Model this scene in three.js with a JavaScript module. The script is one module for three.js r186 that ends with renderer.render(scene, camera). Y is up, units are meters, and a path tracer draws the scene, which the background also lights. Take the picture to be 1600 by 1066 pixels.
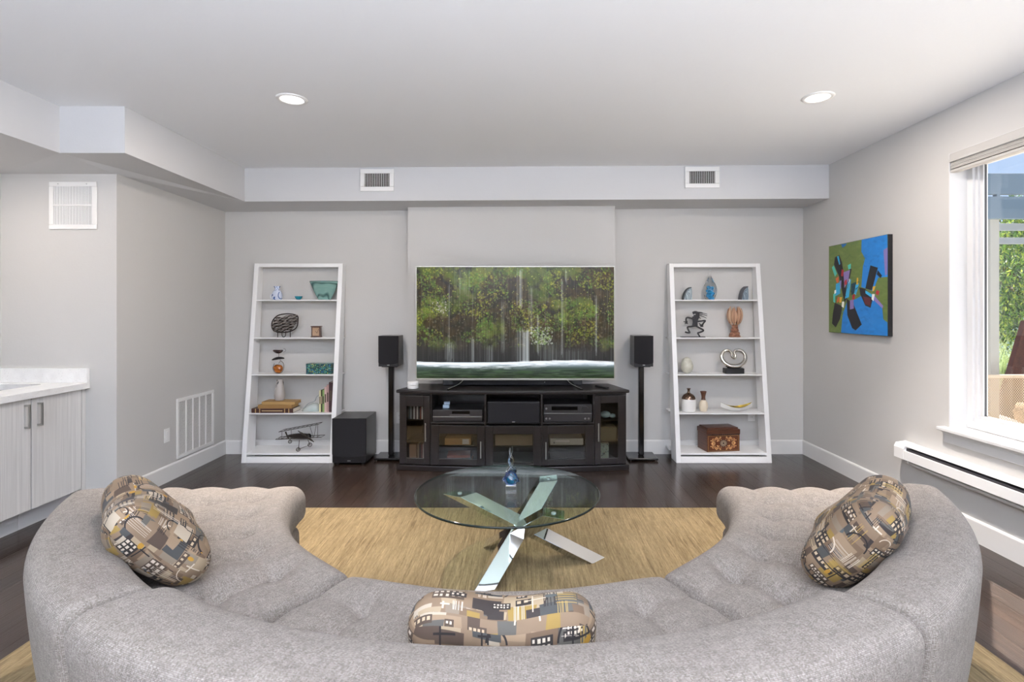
import * as THREE from 'three';
import { RoundedBoxGeometry } from 'three/addons/geometries/RoundedBoxGeometry.js';
import { mergeGeometries, mergeVertices, toCreasedNormals } from 'three/addons/utils/BufferGeometryUtils.js';
import { RectAreaLightUniformsLib } from 'three/addons/lights/RectAreaLightUniformsLib.js';

// ------------------------------------------------------------ camera, sky, sun, large lamps, exposure
const F = 845, CX = 815, CY = 486, EYE = 1.45;          // focal length and principal point in pixels of 1600 x 1066
const scene = new THREE.Scene();
const camera = new THREE.PerspectiveCamera(2 * Math.atan(533 / F) * 180 / Math.PI, 1600 / 1066, 0.05, 400);
camera.position.set(0, EYE, 0);
camera.setViewOffset(1600, 1066, 800 - CX, 533 - CY, 1600, 1066);
camera.updateProjectionMatrix();
scene.add(camera);

const renderer = new THREE.WebGLRenderer({ antialias: true });
renderer.toneMapping = THREE.LinearToneMapping;
renderer.toneMappingExposure = 1.22;
renderer.shadowMap.enabled = true;
RectAreaLightUniformsLib.init();

const SKY = 0.95;
const SUN = new THREE.Vector3(0.42, 1.0, -0.50).normalize();
{ // clear sky: pale at the horizon, deeper blue overhead, the same all round
  const W = 8, H = 128, data = new Float32Array(W * H * 4);
  for (let y = 0; y < H; y++) {
    const el = Math.max(0, ((y + 0.5) / H - 0.5) * 2), t = Math.pow(el, 0.55), k = SKY;
    const c = [0.62 + (0.13 - 0.62) * t, 0.78 + (0.30 - 0.78) * t, 0.98 + (0.72 - 0.98) * t];
    for (let x = 0; x < W; x++) data.set([c[0] * k, c[1] * k, c[2] * k, 1], (y * W + x) * 4);
  }
  const t = new THREE.DataTexture(data, W, H, THREE.RGBAFormat, THREE.FloatType);
  t.mapping = THREE.EquirectangularReflectionMapping; t.colorSpace = THREE.LinearSRGBColorSpace; t.magFilter = THREE.LinearFilter; t.needsUpdate = true;
  scene.background = t;
}
const sun = new THREE.DirectionalLight(0xfff6ea, 21);
sun.position.copy(SUN).multiplyScalar(30);
sun.castShadow = true;
Object.assign(sun.shadow.camera, { left: -20, right: 20, top: 20, bottom: -20, near: 1, far: 80 });
scene.add(sun, sun.target);
const CAN_POWER = 440, CAN_BEAM = 38, UNSEEN_UPLIGHT = 1080, KITCHEN = 140;        // strengths of the recessed lights, the unseen uplights and the out-of-view kitchen light
const WARM = 0xfff3e8, UNSEEN_UPLIGHT_COL = 0xe5eeff;

// ------------------------------------------------------------ helpers
let seed = 7;
const rnd = () => { seed = (seed * 1664525 + 1013904223) >>> 0; return seed / 4294967296; };
const rr = (a, b) => a + (b - a) * rnd();
const V = (x, y, z) => new THREE.Vector3(x, y, z);
const atX = (u, d) => (u - CX) / F * d, atY = (v, d) => EYE - (v - CY) / F * d;   // a pixel at a depth, as a place
const used = {};
function numbered(n) { used[n] = (used[n] ?? -1) + 1; return used[n] ? n + '_' + String(used[n]).padStart(3, '0') : n; }
function boxUV(g) {
  const p = g.attributes.position, n = g.attributes.normal, uv = new Float32Array(p.count * 2);
  for (let i = 0; i < p.count; i += 3) {
    const ax = Math.abs(n.getX(i) + n.getX(i + 1) + n.getX(i + 2)), ay = Math.abs(n.getY(i) + n.getY(i + 1) + n.getY(i + 2)), az = Math.abs(n.getZ(i) + n.getZ(i + 1) + n.getZ(i + 2));
    for (let k = i; k < i + 3; k++) {
      const x = p.getX(k), y = p.getY(k), z = p.getZ(k);
      const [a, b] = ay >= ax && ay >= az ? [x, -z] : ax >= az ? [z, y] : [x, y];
      uv[k * 2] = a; uv[k * 2 + 1] = b;
    }
  }
  g.setAttribute('uv', new THREE.BufferAttribute(uv, 2));
  return g;
}
function join(list) {
  list = [].concat(list).map((g) => {
    const keep = g.userData.uv;
    let h = g.index ? g.toNonIndexed() : g;
    for (const k of Object.keys(h.attributes)) if (!['position', 'normal', 'uv'].includes(k)) h.deleteAttribute(k);
    if (!h.attributes.normal) h.computeVertexNormals();
    if (!keep || !h.attributes.uv) boxUV(h);
    h.morphAttributes = {}; h.clearGroups?.();
    return h;
  });
  return list.length === 1 ? list[0] : mergeGeometries(list);
}
const keepUV = (g) => { g.userData.uv = true; return g; };
function obj(name, geos, mat, parent = scene, ud) {
  const m = new THREE.Mesh(join(geos), mat);
  m.name = parent === scene ? numbered(name) : name;
  if (parent !== scene) {                                   // parts of one thing get numbers as well
    let n = 0; for (const c of parent.children) if (c.name === name || c.name.startsWith(name + '_0')) n++;
    if (n) m.name = name + '_' + String(n).padStart(3, '0');
  }
  m.castShadow = m.receiveShadow = true;
  if (ud) Object.assign(m.userData, ud);
  parent.add(m);
  return m;
}
const struct = (name, geos, mat) => { const m = obj(name, geos, mat); m.userData.kind = 'structure'; return m; };
function thing(name, label, category, pos = [0, 0, 0], turn = 0, group) {
  const g = new THREE.Group();
  g.name = numbered(name); g.position.set(...pos); g.rotation.y = turn;
  g.userData = { label, category }; if (group) g.userData.group = group;
  scene.add(g);
  return g;
}
function one(name, label, category, geos, mat, pos = [0, 0, 0], turn = 0, group) {
  const m = obj(name, geos, mat);
  m.position.set(...pos); m.rotation.y = turn; m.userData = { label, category };
  if (group) m.userData.group = group;
  return m;
}
function copyOf(o, pos, turn, label) {
  const c = o.clone(); c.name = numbered(o.name.replace(/_\d{3}$/, '')); c.position.set(...pos); if (turn !== undefined) c.rotation.y = turn;
  c.userData = { ...o.userData }; if (label) c.userData.label = label;
  scene.add(c); return c;
}
const bx = (w, h, d, x = 0, y = 0, z = 0, r = 0.003) => {
  const g = r > 0 ? new RoundedBoxGeometry(w, h, d, 1, Math.min(r, w / 2.01, h / 2.01, d / 2.01)) : new THREE.BoxGeometry(w, h, d);
  return g.translate(x, y, z);
};
const span = (x0, x1, y0, y1, z0, z1, r = 0.003) => bx(Math.abs(x1 - x0), Math.abs(y1 - y0), Math.abs(z1 - z0), (x0 + x1) / 2, (y0 + y1) / 2, (z0 + z1) / 2, r);
const cyl = (r0, r1, h, x = 0, y = 0, z = 0, n = 32) => new THREE.CylinderGeometry(r1, r0, h, n).translate(x, y + h / 2, z);   // base radius, top radius, base at y
const lathe = (pts, n = 40) => keepUV(new THREE.LatheGeometry(pts.map(([r, y]) => new THREE.Vector2(r, y)), n));
const smoothLathe = (pts, n = 40, m = 40) => { const c = new THREE.SplineCurve(pts.map(([r, y]) => new THREE.Vector2(r, y))); return keepUV(new THREE.LatheGeometry(c.getPoints(m).map((p) => new THREE.Vector2(Math.max(p.x, 0.0001), p.y)), n)); };
const tube = (pts, r, seg = 24, n = 8, closed = false) => new THREE.TubeGeometry(new THREE.CatmullRomCurve3(pts.map((p) => p.isVector3 ? p : V(...p)), closed), seg, r, n, closed);
function bar(a, b, r, n = 8) {                              // a straight round rod between two points
  const d = V(...b).sub(V(...a)), g = new THREE.CylinderGeometry(r, r, d.length(), n);
  g.applyQuaternion(new THREE.Quaternion().setFromUnitVectors(V(0, 1, 0), d.clone().normalize()));
  return g.translate((a[0] + b[0]) / 2, (a[1] + b[1]) / 2, (a[2] + b[2]) / 2);
}
function extrude(pts, depth, bevel = 0, curve = 8) {
  const s = pts instanceof THREE.Shape ? pts : new THREE.Shape(pts.map(([x, y]) => new THREE.Vector2(x, y)));
  const g = new THREE.ExtrudeGeometry(s, { depth: depth - 2 * bevel, bevelEnabled: bevel > 0, bevelSize: bevel, bevelThickness: bevel, bevelOffset: -bevel, bevelSegments: 2, curveSegments: curve });
  return g.translate(0, 0, bevel);
}
const flatPlan = (pts, y0, y1, bevel = 0, curve = 8) => extrude(pts, y1 - y0, bevel, curve).rotateX(-Math.PI / 2).translate(0, y0, 0);   // plan polygon (x, -z) raised from y0 to y1
function softBox(w, h, d, r, nx, ny, nz, map, xs = 1) {              // a cushion: rounded subdivided box sent through map(v, local)
  w *= xs;                                                  // xs above 1: tighter rounding at the two x ends
  let g = new THREE.BoxGeometry(w, h, d, nx, ny, nz);
  g.deleteAttribute('uv'); g.deleteAttribute('normal');
  g = mergeVertices(g, 1e-5);
  const p = g.attributes.position, v = new THREE.Vector3(), c = new THREE.Vector3(), pre = [];
  for (let i = 0; i < p.count; i++) {
    v.fromBufferAttribute(p, i);
    if (xs > 1) v.x = w / 2 * Math.sin(v.x / w * Math.PI);
    c.set(THREE.MathUtils.clamp(v.x, -w / 2 + r, w / 2 - r), THREE.MathUtils.clamp(v.y, -h / 2 + r, h / 2 - r), THREE.MathUtils.clamp(v.z, -d / 2 + r, d / 2 - r));
    const e = v.clone().sub(c).normalize().multiplyScalar(r);
    v.copy(c).add(e); v.x /= xs;
    pre.push(v.x, v.y, v.z);
    map?.(v, e.divideScalar(r));
    p.setXYZ(i, v.x, v.y, v.z);
  }
  g.computeVertexNormals();
  g.setAttribute('pre', new THREE.Float32BufferAttribute(pre, 3));
  g = g.toNonIndexed();                                       // texture laid on from the local faces, before bending
  const q = g.attributes.pre, flat = new THREE.BufferGeometry();
  flat.setAttribute('position', q); flat.computeVertexNormals(); boxUV(flat);
  g.setAttribute('uv', flat.attributes.uv); g.deleteAttribute('pre');
  return keepUV(g);
}

// ------------------------------------------------------------ computed textures
function hash(x, y, s) { let h = (x * 374761393 + y * 668265263 + s * 1442695041) | 0; h = Math.imul(h ^ (h >>> 13), 1274126177); return ((h ^ (h >>> 16)) >>> 0) / 4294967296; }
function noise(x, y, px, py, s = 0) {                        // value noise that repeats after px, py cells
  const x0 = Math.floor(x), y0 = Math.floor(y), fx = x - x0, fy = y - y0, sx = fx * fx * (3 - 2 * fx), sy = fy * fy * (3 - 2 * fy), m = (a, n) => ((a % n) + n) % n;
  const a = hash(m(x0, px), m(y0, py), s), b = hash(m(x0 + 1, px), m(y0, py), s), c = hash(m(x0, px), m(y0 + 1, py), s), d = hash(m(x0 + 1, px), m(y0 + 1, py), s);
  return a + (b - a) * sx + (c - a) * sy + (a - b - c + d) * sx * sy;
}
function texture(n, m, f, size = [1, 1], srgb = true) {       // f(u, v) -> [r, g, b] in 0..255; size: metres that the picture covers
  const data = new Uint8Array(n * m * 4);
  for (let y = 0; y < m; y++) for (let x = 0; x < n; x++) {
    const c = f(x / n, y / m), o = (y * n + x) * 4;
    for (let k = 0; k < 3; k++) data[o + k] = Math.max(0, Math.min(255, Array.isArray(c) ? c[k] : c));
    data[o + 3] = 255;
  }
  const t = new THREE.DataTexture(data, n, m);
  if (srgb) t.colorSpace = THREE.SRGBColorSpace;
  t.wrapS = t.wrapT = THREE.RepeatWrapping; t.magFilter = THREE.LinearFilter; t.minFilter = THREE.LinearMipmapLinearFilter; t.generateMipmaps = true;
  t.repeat.set(1 / size[0], 1 / size[1]); t.needsUpdate = true;
  return t;
}
function picture(w, h, draw) {
  const c = document.createElement('canvas'); c.width = w; c.height = h;
  draw(c.getContext('2d'), w, h);
  const t = new THREE.CanvasTexture(c); t.colorSpace = THREE.SRGBColorSpace; t.wrapS = t.wrapT = THREE.RepeatWrapping;
  return t;
}
const std = (color, roughness = 0.5, more = {}) => new THREE.MeshPhysicalMaterial({ color, roughness, ...more });
const mix = (a, b, t) => a.map((x, i) => x + (b[i] - x) * t);

// ------------------------------------------------------------ materials
const plasterBump = texture(256, 256, (u, v) => 128 + 60 * (noise(u * 40, v * 40, 40, 40, 1) - 0.5) + 60 * (noise(u * 90, v * 90, 90, 90, 2) - 0.5), [0.5, 0.5], false);
const wallM = std(0xc3c1be, 0.75, { bumpMap: plasterBump, bumpScale: 0.0006 });
const ceilM = std(0xe8e9eb, 0.85, { bumpMap: plasterBump, bumpScale: 0.0007 });
const whiteM = std(0xe6e5e4, 0.42), frameM = std(0xd2d2d2, 0.4), trimM = std(0xdcdbd9, 0.45), shelfM = std(0xececec, 0.35);
const grilleM = std(0xe4e3e1, 0.45), darkHole = std(0x1c1b1a, 0.9);
const blackM = std(0x121113, 0.45), blackGloss = std(0x0b0a0b, 0.16), clothM = std(0x161518, 0.95);
const chromeM = std(0xdfe1e2, 0.045, { metalness: 1 }), steelM = std(0xb8b8b6, 0.3, { metalness: 1 }), bronzeM = std(0x5a4a3c, 0.38, { metalness: 0.9 }), silverM = std(0xc9c4bb, 0.16, { metalness: 1 });
const paneM = std(0xffffff, 0.02, { transmission: 1, thickness: 0, ior: 1.5 });
const smokeM = std(0xe2e1de, 0.03, { transmission: 1, thickness: 0, ior: 1.5 });
const glassM = std(0xffffff, 0.03, { transmission: 1, thickness: 0.02, ior: 1.48, attenuationColor: new THREE.Color(0.85, 0.93, 0.95), attenuationDistance: 0.4 });

const plankTex = texture(256, 1024, (u, v) => {
  const g = noise(u * 46 + 2.2 * noise(u * 3, v * 6, 3, 6, 5), v * 10, 46, 10, 3), f = noise(u * 120, v * 26, 120, 26, 4), b = noise(u * 4, v * 5, 4, 5, 9);
  const k = 0.72 + 0.34 * g + 0.16 * (f - 0.5) + 0.25 * (b - 0.5);
  return [54 * k, 43 * k, 37 * k];
}, [0.5, 2.0]);
const plankBump = texture(256, 512, (u, v) => 255 * (0.5 * noise(u * 60, v * 8, 60, 8, 3) + 0.5 * noise(u * 120, v * 20, 120, 20, 4)), [0.5, 2.0], false);
const plankMs = [0xffffff, 0xeee9e6, 0xfff4ea, 0xe4e0dd, 0xf6eeea].map((c) => std(c, 0.24, { map: plankTex, bumpMap: plankBump, bumpScale: 0.0005 }));

const rugTex = texture(2048, 1024, (u, v) => {
  const a = noise(u * 420, v * 16, 420, 16, 1), b = noise(u * 150, v * 7, 150, 7, 2), c = noise(u * 900, v * 70, 900, 70, 3), d = noise(u * 8, v * 5, 8, 5, 4);
  let t = 0.52 + 0.42 * (a - 0.5) + 0.26 * (b - 0.5) + 0.40 * (c - 0.5) + 0.22 * (d - 0.5);
  const line = noise(u * 300, v * 5, 300, 5, 6); if (line > 0.80) t -= (line - 0.80) * 2.8;
  const w = (noise(v * 300, u * 40, 300, 40, 8) - 0.5) * 0.05;
  return mix([92, 76, 49], [150, 131, 97], Math.max(0, Math.min(1, t + w)));
}, [2.0, 1.4]);
const rugBump = texture(512, 512, (u, v) => 255 * (0.8 * noise(u * 200, v * 12, 200, 12, 1) + 0.2 * noise(v * 200, u * 40, 200, 40, 8)), [0.7, 0.7], false);
const rugM = std(0xffffff, 0.95, { map: rugTex, bumpMap: rugBump, bumpScale: 0.003, sheen: 0.3, sheenRoughness: 0.5, sheenColor: new THREE.Color(0.5, 0.42, 0.3) });

const weave = (u, v, n) => { const x = u * n, y = v * n, i = Math.floor(x), j = Math.floor(y), fx = x - i - 0.5, fy = y - j - 0.5, over = ((i + 2 * j) % 4 + 4) % 4 < 2; return [i, j, over, Math.max(0, 1 - 2.6 * (over ? fy * fy * 1.3 + fx * fx * 0.35 : fx * fx * 1.3 + fy * fy * 0.35))]; };
const fabricTex = texture(1024, 1024, (u, v) => {
  const [i, j, over, h] = weave(u, v, 200), y = hash(over ? j : i, over ? Math.floor(i / 5) : Math.floor(j / 5), over ? 31 : 32), s = hash(i, j, 33);
  const b = noise(u * 24, v * 24, 24, 24, 35);
  const t = 0.50 + 0.55 * (h - 0.62) + 0.42 * (y - 0.5) + 0.30 * (s - 0.5) + 0.12 * (b - 0.5);
  return mix([120, 113, 107], [200, 195, 190], Math.max(0, Math.min(1, t)));
}, [0.62, 0.62]);
const fabricBump = texture(1024, 1024, (u, v) => { const [i, j, , h] = weave(u, v, 200); return 255 * (0.75 * h + 0.25 * hash(i, j, 33)); }, [0.62, 0.62], false);
const fabricM = std(0xc9c4bf, 0.92, { map: fabricTex, bumpMap: fabricBump, bumpScale: 0.0016, sheen: 0.12, sheenRoughness: 0.6, sheenColor: new THREE.Color(0.5, 0.49, 0.48) });
const seamM = std(0x4d4844, 0.95);

const laminateTex = texture(256, 256, (u, v) => { const g = noise(u * 90, v * 3, 90, 3, 1), f = noise(u * 200, v * 10, 200, 10, 2); const k = 0.93 + 0.07 * g + 0.05 * (f - 0.5); return [216 * k, 214 * k, 212 * k]; }, [0.5, 1.2]);
const laminateM = std(0xffffff, 0.5, { map: laminateTex });
const quartzTex = texture(256, 256, (u, v) => { const s = noise(u * 90, v * 90, 90, 90, 3), b = noise(u * 9, v * 9, 9, 9, 4); const k = 232 + 10 * (b - 0.5) - (s > 0.84 ? 26 * (s - 0.84) / 0.16 : 0); return [k, k, k - 1]; }, [0.4, 0.4]);
const quartzM = std(0xffffff, 0.22, { map: quartzTex });
const espressoTex = texture(256, 256, (u, v) => { const g = noise(u * 5, v * 70, 5, 70, 1), f = noise(u * 14, v * 150, 14, 150, 2); const k = 0.75 + 0.4 * g + 0.2 * (f - 0.5); return [26 * k, 20 * k, 19 * k]; }, [0.8, 0.5]);
const espressoM = std(0xffffff, 0.3, { map: espressoTex });

// ------------------------------------------------------------ the room: x right, y up, depth d = -z
const RX = 2.859, BACK = 5.49, BUMP = 5.375, LX = -3.01, AL = 4.02, KX = -3.87, CEIL = 2.81, REAR = -3.2, SOFF = 2.495;
const box = (x0, x1, y0, y1, d0, d1, r = 0) => span(x0, x1, y0, y1, -d0, -d1, r);   // by depth
const floor = struct('floor', box(KX - 0.2, RX + 0.2, -0.16, -0.012, REAR - 0.2, BACK + 0.2), std(0x1d1815, 0.6));
{ // floor boards run away from the camera
  const W = 0.118, RUG = [-2.10, 1.93, 0, 3.9];
  const more = [];
  const board = (x0, d0, d1, list) => {
    const g = new THREE.BoxGeometry(W - 0.0004, 0.012, d1 - d0 - 0.0006), p = g.attributes.position;
    for (let i = 0; i < p.count; i++) if (p.getY(i) > 0) p.setX(i, p.getX(i) - Math.sign(p.getX(i)) * 0.0005);
    const u0 = rnd(), v0 = rnd(), uv = new Float32Array(p.count * 2);
    for (let i = 0; i < p.count; i++) { uv[i * 2] = p.getX(i) + u0; uv[i * 2 + 1] = p.getZ(i) + v0 * 2; }
    g.setAttribute('uv', new THREE.BufferAttribute(uv, 2));
    const x = x0 + W / 2, z = -(d0 + d1) / 2;
    if (list) list.push(keepUV(g.translate(x, -0.006, z)));
    else { const m = obj('plank', keepUV(g), plankMs[Math.floor(rnd() * 5)], floor); m.position.set(x, -0.006, z); }
  };
  for (let x = KX; x < RX - 0.01; x += W) {
    board(x, REAR, 1.9, more);
    let d = 1.9 + rr(0.2, 1.3), a = 1.9;
    while (a < BACK - 0.02) {
      const b = Math.min(d, BACK);
      const under = x > RUG[0] && x + W < RUG[1] && b < RUG[3];
      board(x, a, b, under ? more : null);
      a = b; d = b + rr(0.9, 1.9); if (BACK - d < 0.25) d = BACK;
    }
  }
  obj('plank', more, plankMs[0], floor, { kind: 'stuff' });
}
struct('ceiling', box(KX - 0.2, RX + 0.2, CEIL, CEIL + 0.25, REAR - 0.2, BACK + 0.2), ceilM);
struct('wall_back', [box(LX - 0.2, RX + 0.2, -0.16, CEIL, BACK, BACK + 0.2), box(-1.132, 0.929, -0.012, 2.6, BUMP, BACK + 0.02)], wallM);
struct('wall_left', box(LX - 0.15, LX, -0.16, CEIL, AL + 0.15, BACK + 0.1), wallM);
struct('wall_left_return', box(KX - 0.2, LX, -0.16, CEIL, AL, AL + 0.15), wallM);
struct('wall_kitchen', box(KX - 0.2, KX, -0.16, CEIL, REAR - 0.2, AL + 0.1), wallM);
struct('wall_rear', box(KX - 0.2, RX + 0.2, -0.16, CEIL, REAR - 0.2, REAR), wallM);
const WIN = [[1.75, 3.617, 0.67, 2.50], [-3.0, 1.2, 0.06, 2.50]];    // a window, and an unseen tall glazed opening that lights the room: depth from, to, sill, head
{
  const T = 0.20, g = [];
  g.push(box(RX, RX + T, 2.50, CEIL, REAR - 0.2, BACK + 0.1));
  const cuts = [REAR - 0.2, WIN[1][0], WIN[1][1], WIN[0][0], WIN[0][1], BACK + 0.1];
  for (let i = 0; i < 6; i += 2) g.push(box(RX, RX + T, -0.16, 2.50, cuts[i], cuts[i + 1]));
  for (const w of WIN) g.push(box(RX, RX + T, -0.16, w[2], w[0], w[1]));
  struct('wall_right', g, wallM);
}
{ // dropped soffit along the back and left, its underside a little out of level as in the photograph
  const pts = [[-3.07, REAR, 2.50], [-3.07, 3.594, 2.50], [-2.637, 3.594, 2.50], [-2.637, 5.15, 2.492], [RX + 0.02, 5.03, 2.496], [RX + 0.02, 5.5, 2.496], [LX - 0.01, 5.5, 2.455], [LX - 0.01, 4.02, 2.468], [KX - 0.01, 4.03, 2.47], [KX - 0.01, REAR, 2.48]];
  const tri = THREE.ShapeUtils.triangulateShape(pts.map(([x, d]) => new THREE.Vector2(x, d)), []), pos = [];
  const P = (i, top) => [pts[i][0], top ? CEIL + 0.02 : pts[i][2], -pts[i][1]];
  for (const [a, b, c] of tri) { pos.push(...P(a), ...P(b), ...P(c)); pos.push(...P(a, 1), ...P(c, 1), ...P(b, 1)); }
  for (let i = 0; i < pts.length; i++) { const j = (i + 1) % pts.length; pos.push(...P(i), ...P(i, 1), ...P(j), ...P(j), ...P(i, 1), ...P(j, 1)); }
  const g = new THREE.BufferGeometry(); g.setAttribute('position', new THREE.Float32BufferAttribute(pos, 3)); g.computeVertexNormals();
  const m = struct('ceiling_soffit', g, std(0xc6c6c7, 0.8, { bumpMap: plasterBump, bumpScale: 0.0006, side: THREE.DoubleSide }));
}
// baseboards with an eased top edge
const BB = 0.141, bbT = 0.016;
function baseboard(name, x0, d0, x1, d1, nx, nd) {            // along a wall, (nx, nd) points into the room
  const L = Math.hypot(x1 - x0, d1 - d0), prof = [[0, -0.011], [bbT, -0.011], [bbT, BB - 0.012], [bbT - 0.004, BB - 0.003], [bbT - 0.009, BB], [0, BB]];
  const g = extrude(prof, L, 0), ux = (x1 - x0) / L, ud = (d1 - d0) / L;
  const m = new THREE.Matrix4().makeBasis(V(nx, 0, -nd), V(0, 1, 0), V(ux, 0, -ud)).setPosition(x0, 0, -d0);
  g.applyMatrix4(m); if (m.determinant() < 0) { const p = g.attributes.position; for (let i = 0; i < p.count; i += 3) { const a = [p.getX(i + 1), p.getY(i + 1), p.getZ(i + 1)]; p.setXYZ(i + 1, p.getX(i + 2), p.getY(i + 2), p.getZ(i + 2)); p.setXYZ(i + 2, ...a); } }
  g.deleteAttribute('normal'); g.computeVertexNormals();
  return struct(name, g, trimM);
}
baseboard('baseboard_back_left', LX, BACK, -1.132, BACK, 0, -1);
baseboard('baseboard_back_right', 0.929, BACK, RX, BACK, 0, -1);
baseboard('baseboard_back_middle', -1.132, BUMP, 0.929, BUMP, 0, -1);
baseboard('baseboard_left', LX, AL, LX, BACK, 1, 0);
baseboard('baseboard_right', RX, 1.25, RX, BACK, -1, 0);

// windows: white lined opening, stepped frame, pane, stool and apron
function windowUnit(n, [d0, d1, y0, y1]) {
  const X = RX + 0.115, f = [];
  const ring = (a, x0, x1, w) => [box(x0, x1, y0 + a, y0 + a + w, d0 + a, d1 - a, 0.003), box(x0, x1, y1 - a - w, y1 - a, d0 + a, d1 - a, 0.003), box(x0, x1, y0 + a + w, y1 - a - w, d0 + a, d0 + a + w, 0.003), box(x0, x1, y0 + a + w, y1 - a - w, d1 - a - w, d1 - a, 0.003)];
  const root = new THREE.Group(); root.name = 'window_' + n; root.userData.kind = 'structure'; scene.add(root);
  obj('window_frame', [...ring(0.004, X, RX + 0.19, 0.046), ...ring(0.036, X + 0.018, RX + 0.185, 0.034)], frameM, root);
  obj('sash', ring(0.058, X + 0.034, RX + 0.18, 0.036), frameM, root);
  const t = 0.006;
  obj('reveal_lining', [box(RX - 0.001, X + 0.01, y0, y1 - t, d0, d0 + t), box(RX - 0.001, X + 0.01, y0, y1 - t, d1 - t, d1), box(RX - 0.001, X + 0.01, y1 - t, y1, d0, d1)], frameM, root);
  const gl = obj('window_pane', box(X + 0.055, X + 0.061, y0 + 0.085, y1 - 0.085, d0 + 0.085, d1 - 0.085), paneM, root);
  obj('gasket', [box(X + 0.042, X + 0.056, y0 + 0.09, y0 + 0.095, d0 + 0.09, d1 - 0.09), box(X + 0.042, X + 0.056, y0 + 0.09, y1 - 0.09, d1 - 0.095, d1 - 0.09), box(X + 0.042, X + 0.056, y0 + 0.09, y1 - 0.09, d0 + 0.09, d0 + 0.095)], std(0x4a4a4c, 0.7), root);
  if (y0 > 0.3) obj('window_sill', box(RX - 0.055, X + 0.02, y0 - 0.022, y0 + 0.002, d0 - 0.045, d1 + 0.045, 0.006), frameM, root);
  if (y0 > 0.3) obj('apron', [box(RX - 0.02, RX + 0.01, y0 - 0.10, y0 - 0.022, d0 - 0.025, d1 + 0.025, 0.004), box(RX - 0.028, RX + 0.01, y0 - 0.045, y0 - 0.022, d0 - 0.03, d1 + 0.03, 0.004)], frameM, root);
}
WIN.forEach((w, i) => windowUnit(i + 1, w));
function shade(w, label) {                                    // raised shade: head rail, stacked fabric, bottom rail
  const [d0, d1, , y1] = w, m = (d0 + d1) / 2, L = d1 - d0 - 0.02, t = thing('window_shade', label, 'blind', [RX + 0.02, y1, -m]);
  obj('head_rail', [bx(0.05, 0.05, L, 0, -0.027, 0, 0.005), bx(0.006, 0.018, L, -0.027, -0.052, 0, 0.002)], std(0xb9b6b2, 0.5), t);
  const f = []; for (let k = 0; k < 5; k++) f.push(bx(0.042 - (k % 2) * 0.005, 0.0095, L, 0.0, -0.062 - k * 0.0098, 0, 0.004));
  obj('shade_fabric', f, std(0xb4b1ad, 0.85), t);
  obj('bottom_rail', bx(0.046, 0.02, L, 0, -0.121, 0, 0.006), std(0xb9b6b2, 0.5), t);
}
shade(WIN[0], 'raised off-white cellular shade at the head of the right-hand window');
shade(WIN[1], 'raised off-white cellular shade on the tall glazing out of frame');

// recessed ceiling lights
function canLight(x, d, y, label, power, beam = 0) {
  const t = thing('recessed_light', label, 'ceiling light', [x, y, -d], 0, 'recessed ceiling lights');
  obj('trim_ring', lathe([[0.072, -0.001], [0.073, -0.006], [0.080, -0.0085], [0.092, -0.006], [0.097, -0.001], [0.097, 0.0]], 48), std(0xe9e8e6, 0.4), t);
  obj('lens', lathe([[0.0001, -0.0035], [0.073, -0.0035], [0.073, 0.0]], 48), std(0xfffaf2, 0.6, { emissive: new THREE.Color(1, 0.96, 0.9), emissiveIntensity: 1.6 }), t);
  const s = new THREE.RectAreaLight(WARM, power, 0.128, 0.128);
  s.position.set(x, y - 0.010, -d); s.rotation.x = -Math.PI / 2; scene.add(s);
  if (beam) { const p = new THREE.SpotLight(WARM, beam, 0, 0.67, 1, 2); p.position.set(x, y - 0.012, -d); p.target.position.set(x, 0, -d); p.castShadow = true; p.shadow.radius = 3; scene.add(p, p.target); }   // the reflector's beam
}
canLight(-1.474, 3.47, CEIL, 'lit round recessed light left of the ceiling centre', CAN_POWER, CAN_BEAM);
canLight(1.885, 3.44, CEIL, 'lit round recessed light near the window side of the ceiling', CAN_POWER, CAN_BEAM);
canLight(-3.50, 3.22, 2.475, 'unseen round recessed light in the soffit, lighting the wall by the sink', KITCHEN);  // out of view, placed to light the counter and its end wall

// unseen uplights behind the viewer, out of the frame, placed to light the ceiling
function unseenUplight(x, d, label, power) {
  const t = thing('floor_lamp', label, 'unseen lamp', [x, 0, -d], 0, 'unseen uplighters lighting the ceiling');
  obj('base', smoothLathe([[0.0001, 0.03], [0.06, 0.028], [0.13, 0.012], [0.14, 0.0], [0.0001, 0.0]]), steelM, t);
  obj('pole', cyl(0.012, 0.012, 1.38, 0, 0.02, 0), steelM, t);
  obj('bowl', lathe([[0.0001, 1.39], [0.08, 1.40], [0.17, 1.46], [0.215, 1.52], [0.21, 1.52], [0.165, 1.465], [0.08, 1.41], [0.0001, 1.40]]), std(0xdddad5, 0.5), t);
  obj('bulb_disc', cyl(0.16, 0.16, 0.01, 0, 1.49, 0), std(0xffffff, 0.6, { emissive: new THREE.Color(1, 0.97, 0.93), emissiveIntensity: 3 }), t);
  const a = new THREE.RectAreaLight(UNSEEN_UPLIGHT_COL, power, 0.28, 0.28);
  a.position.set(x, 1.505, -d); a.rotation.x = Math.PI / 2; scene.add(a);
}
unseenUplight(-0.9, -1.6, 'unseen uplighter lighting the ceiling behind the sofa, kitchen side', UNSEEN_UPLIGHT * 1.5);
unseenUplight(0.9, -1.6, 'unseen uplighter lighting the ceiling behind the sofa, window side', UNSEEN_UPLIGHT * 1.25);

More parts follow.
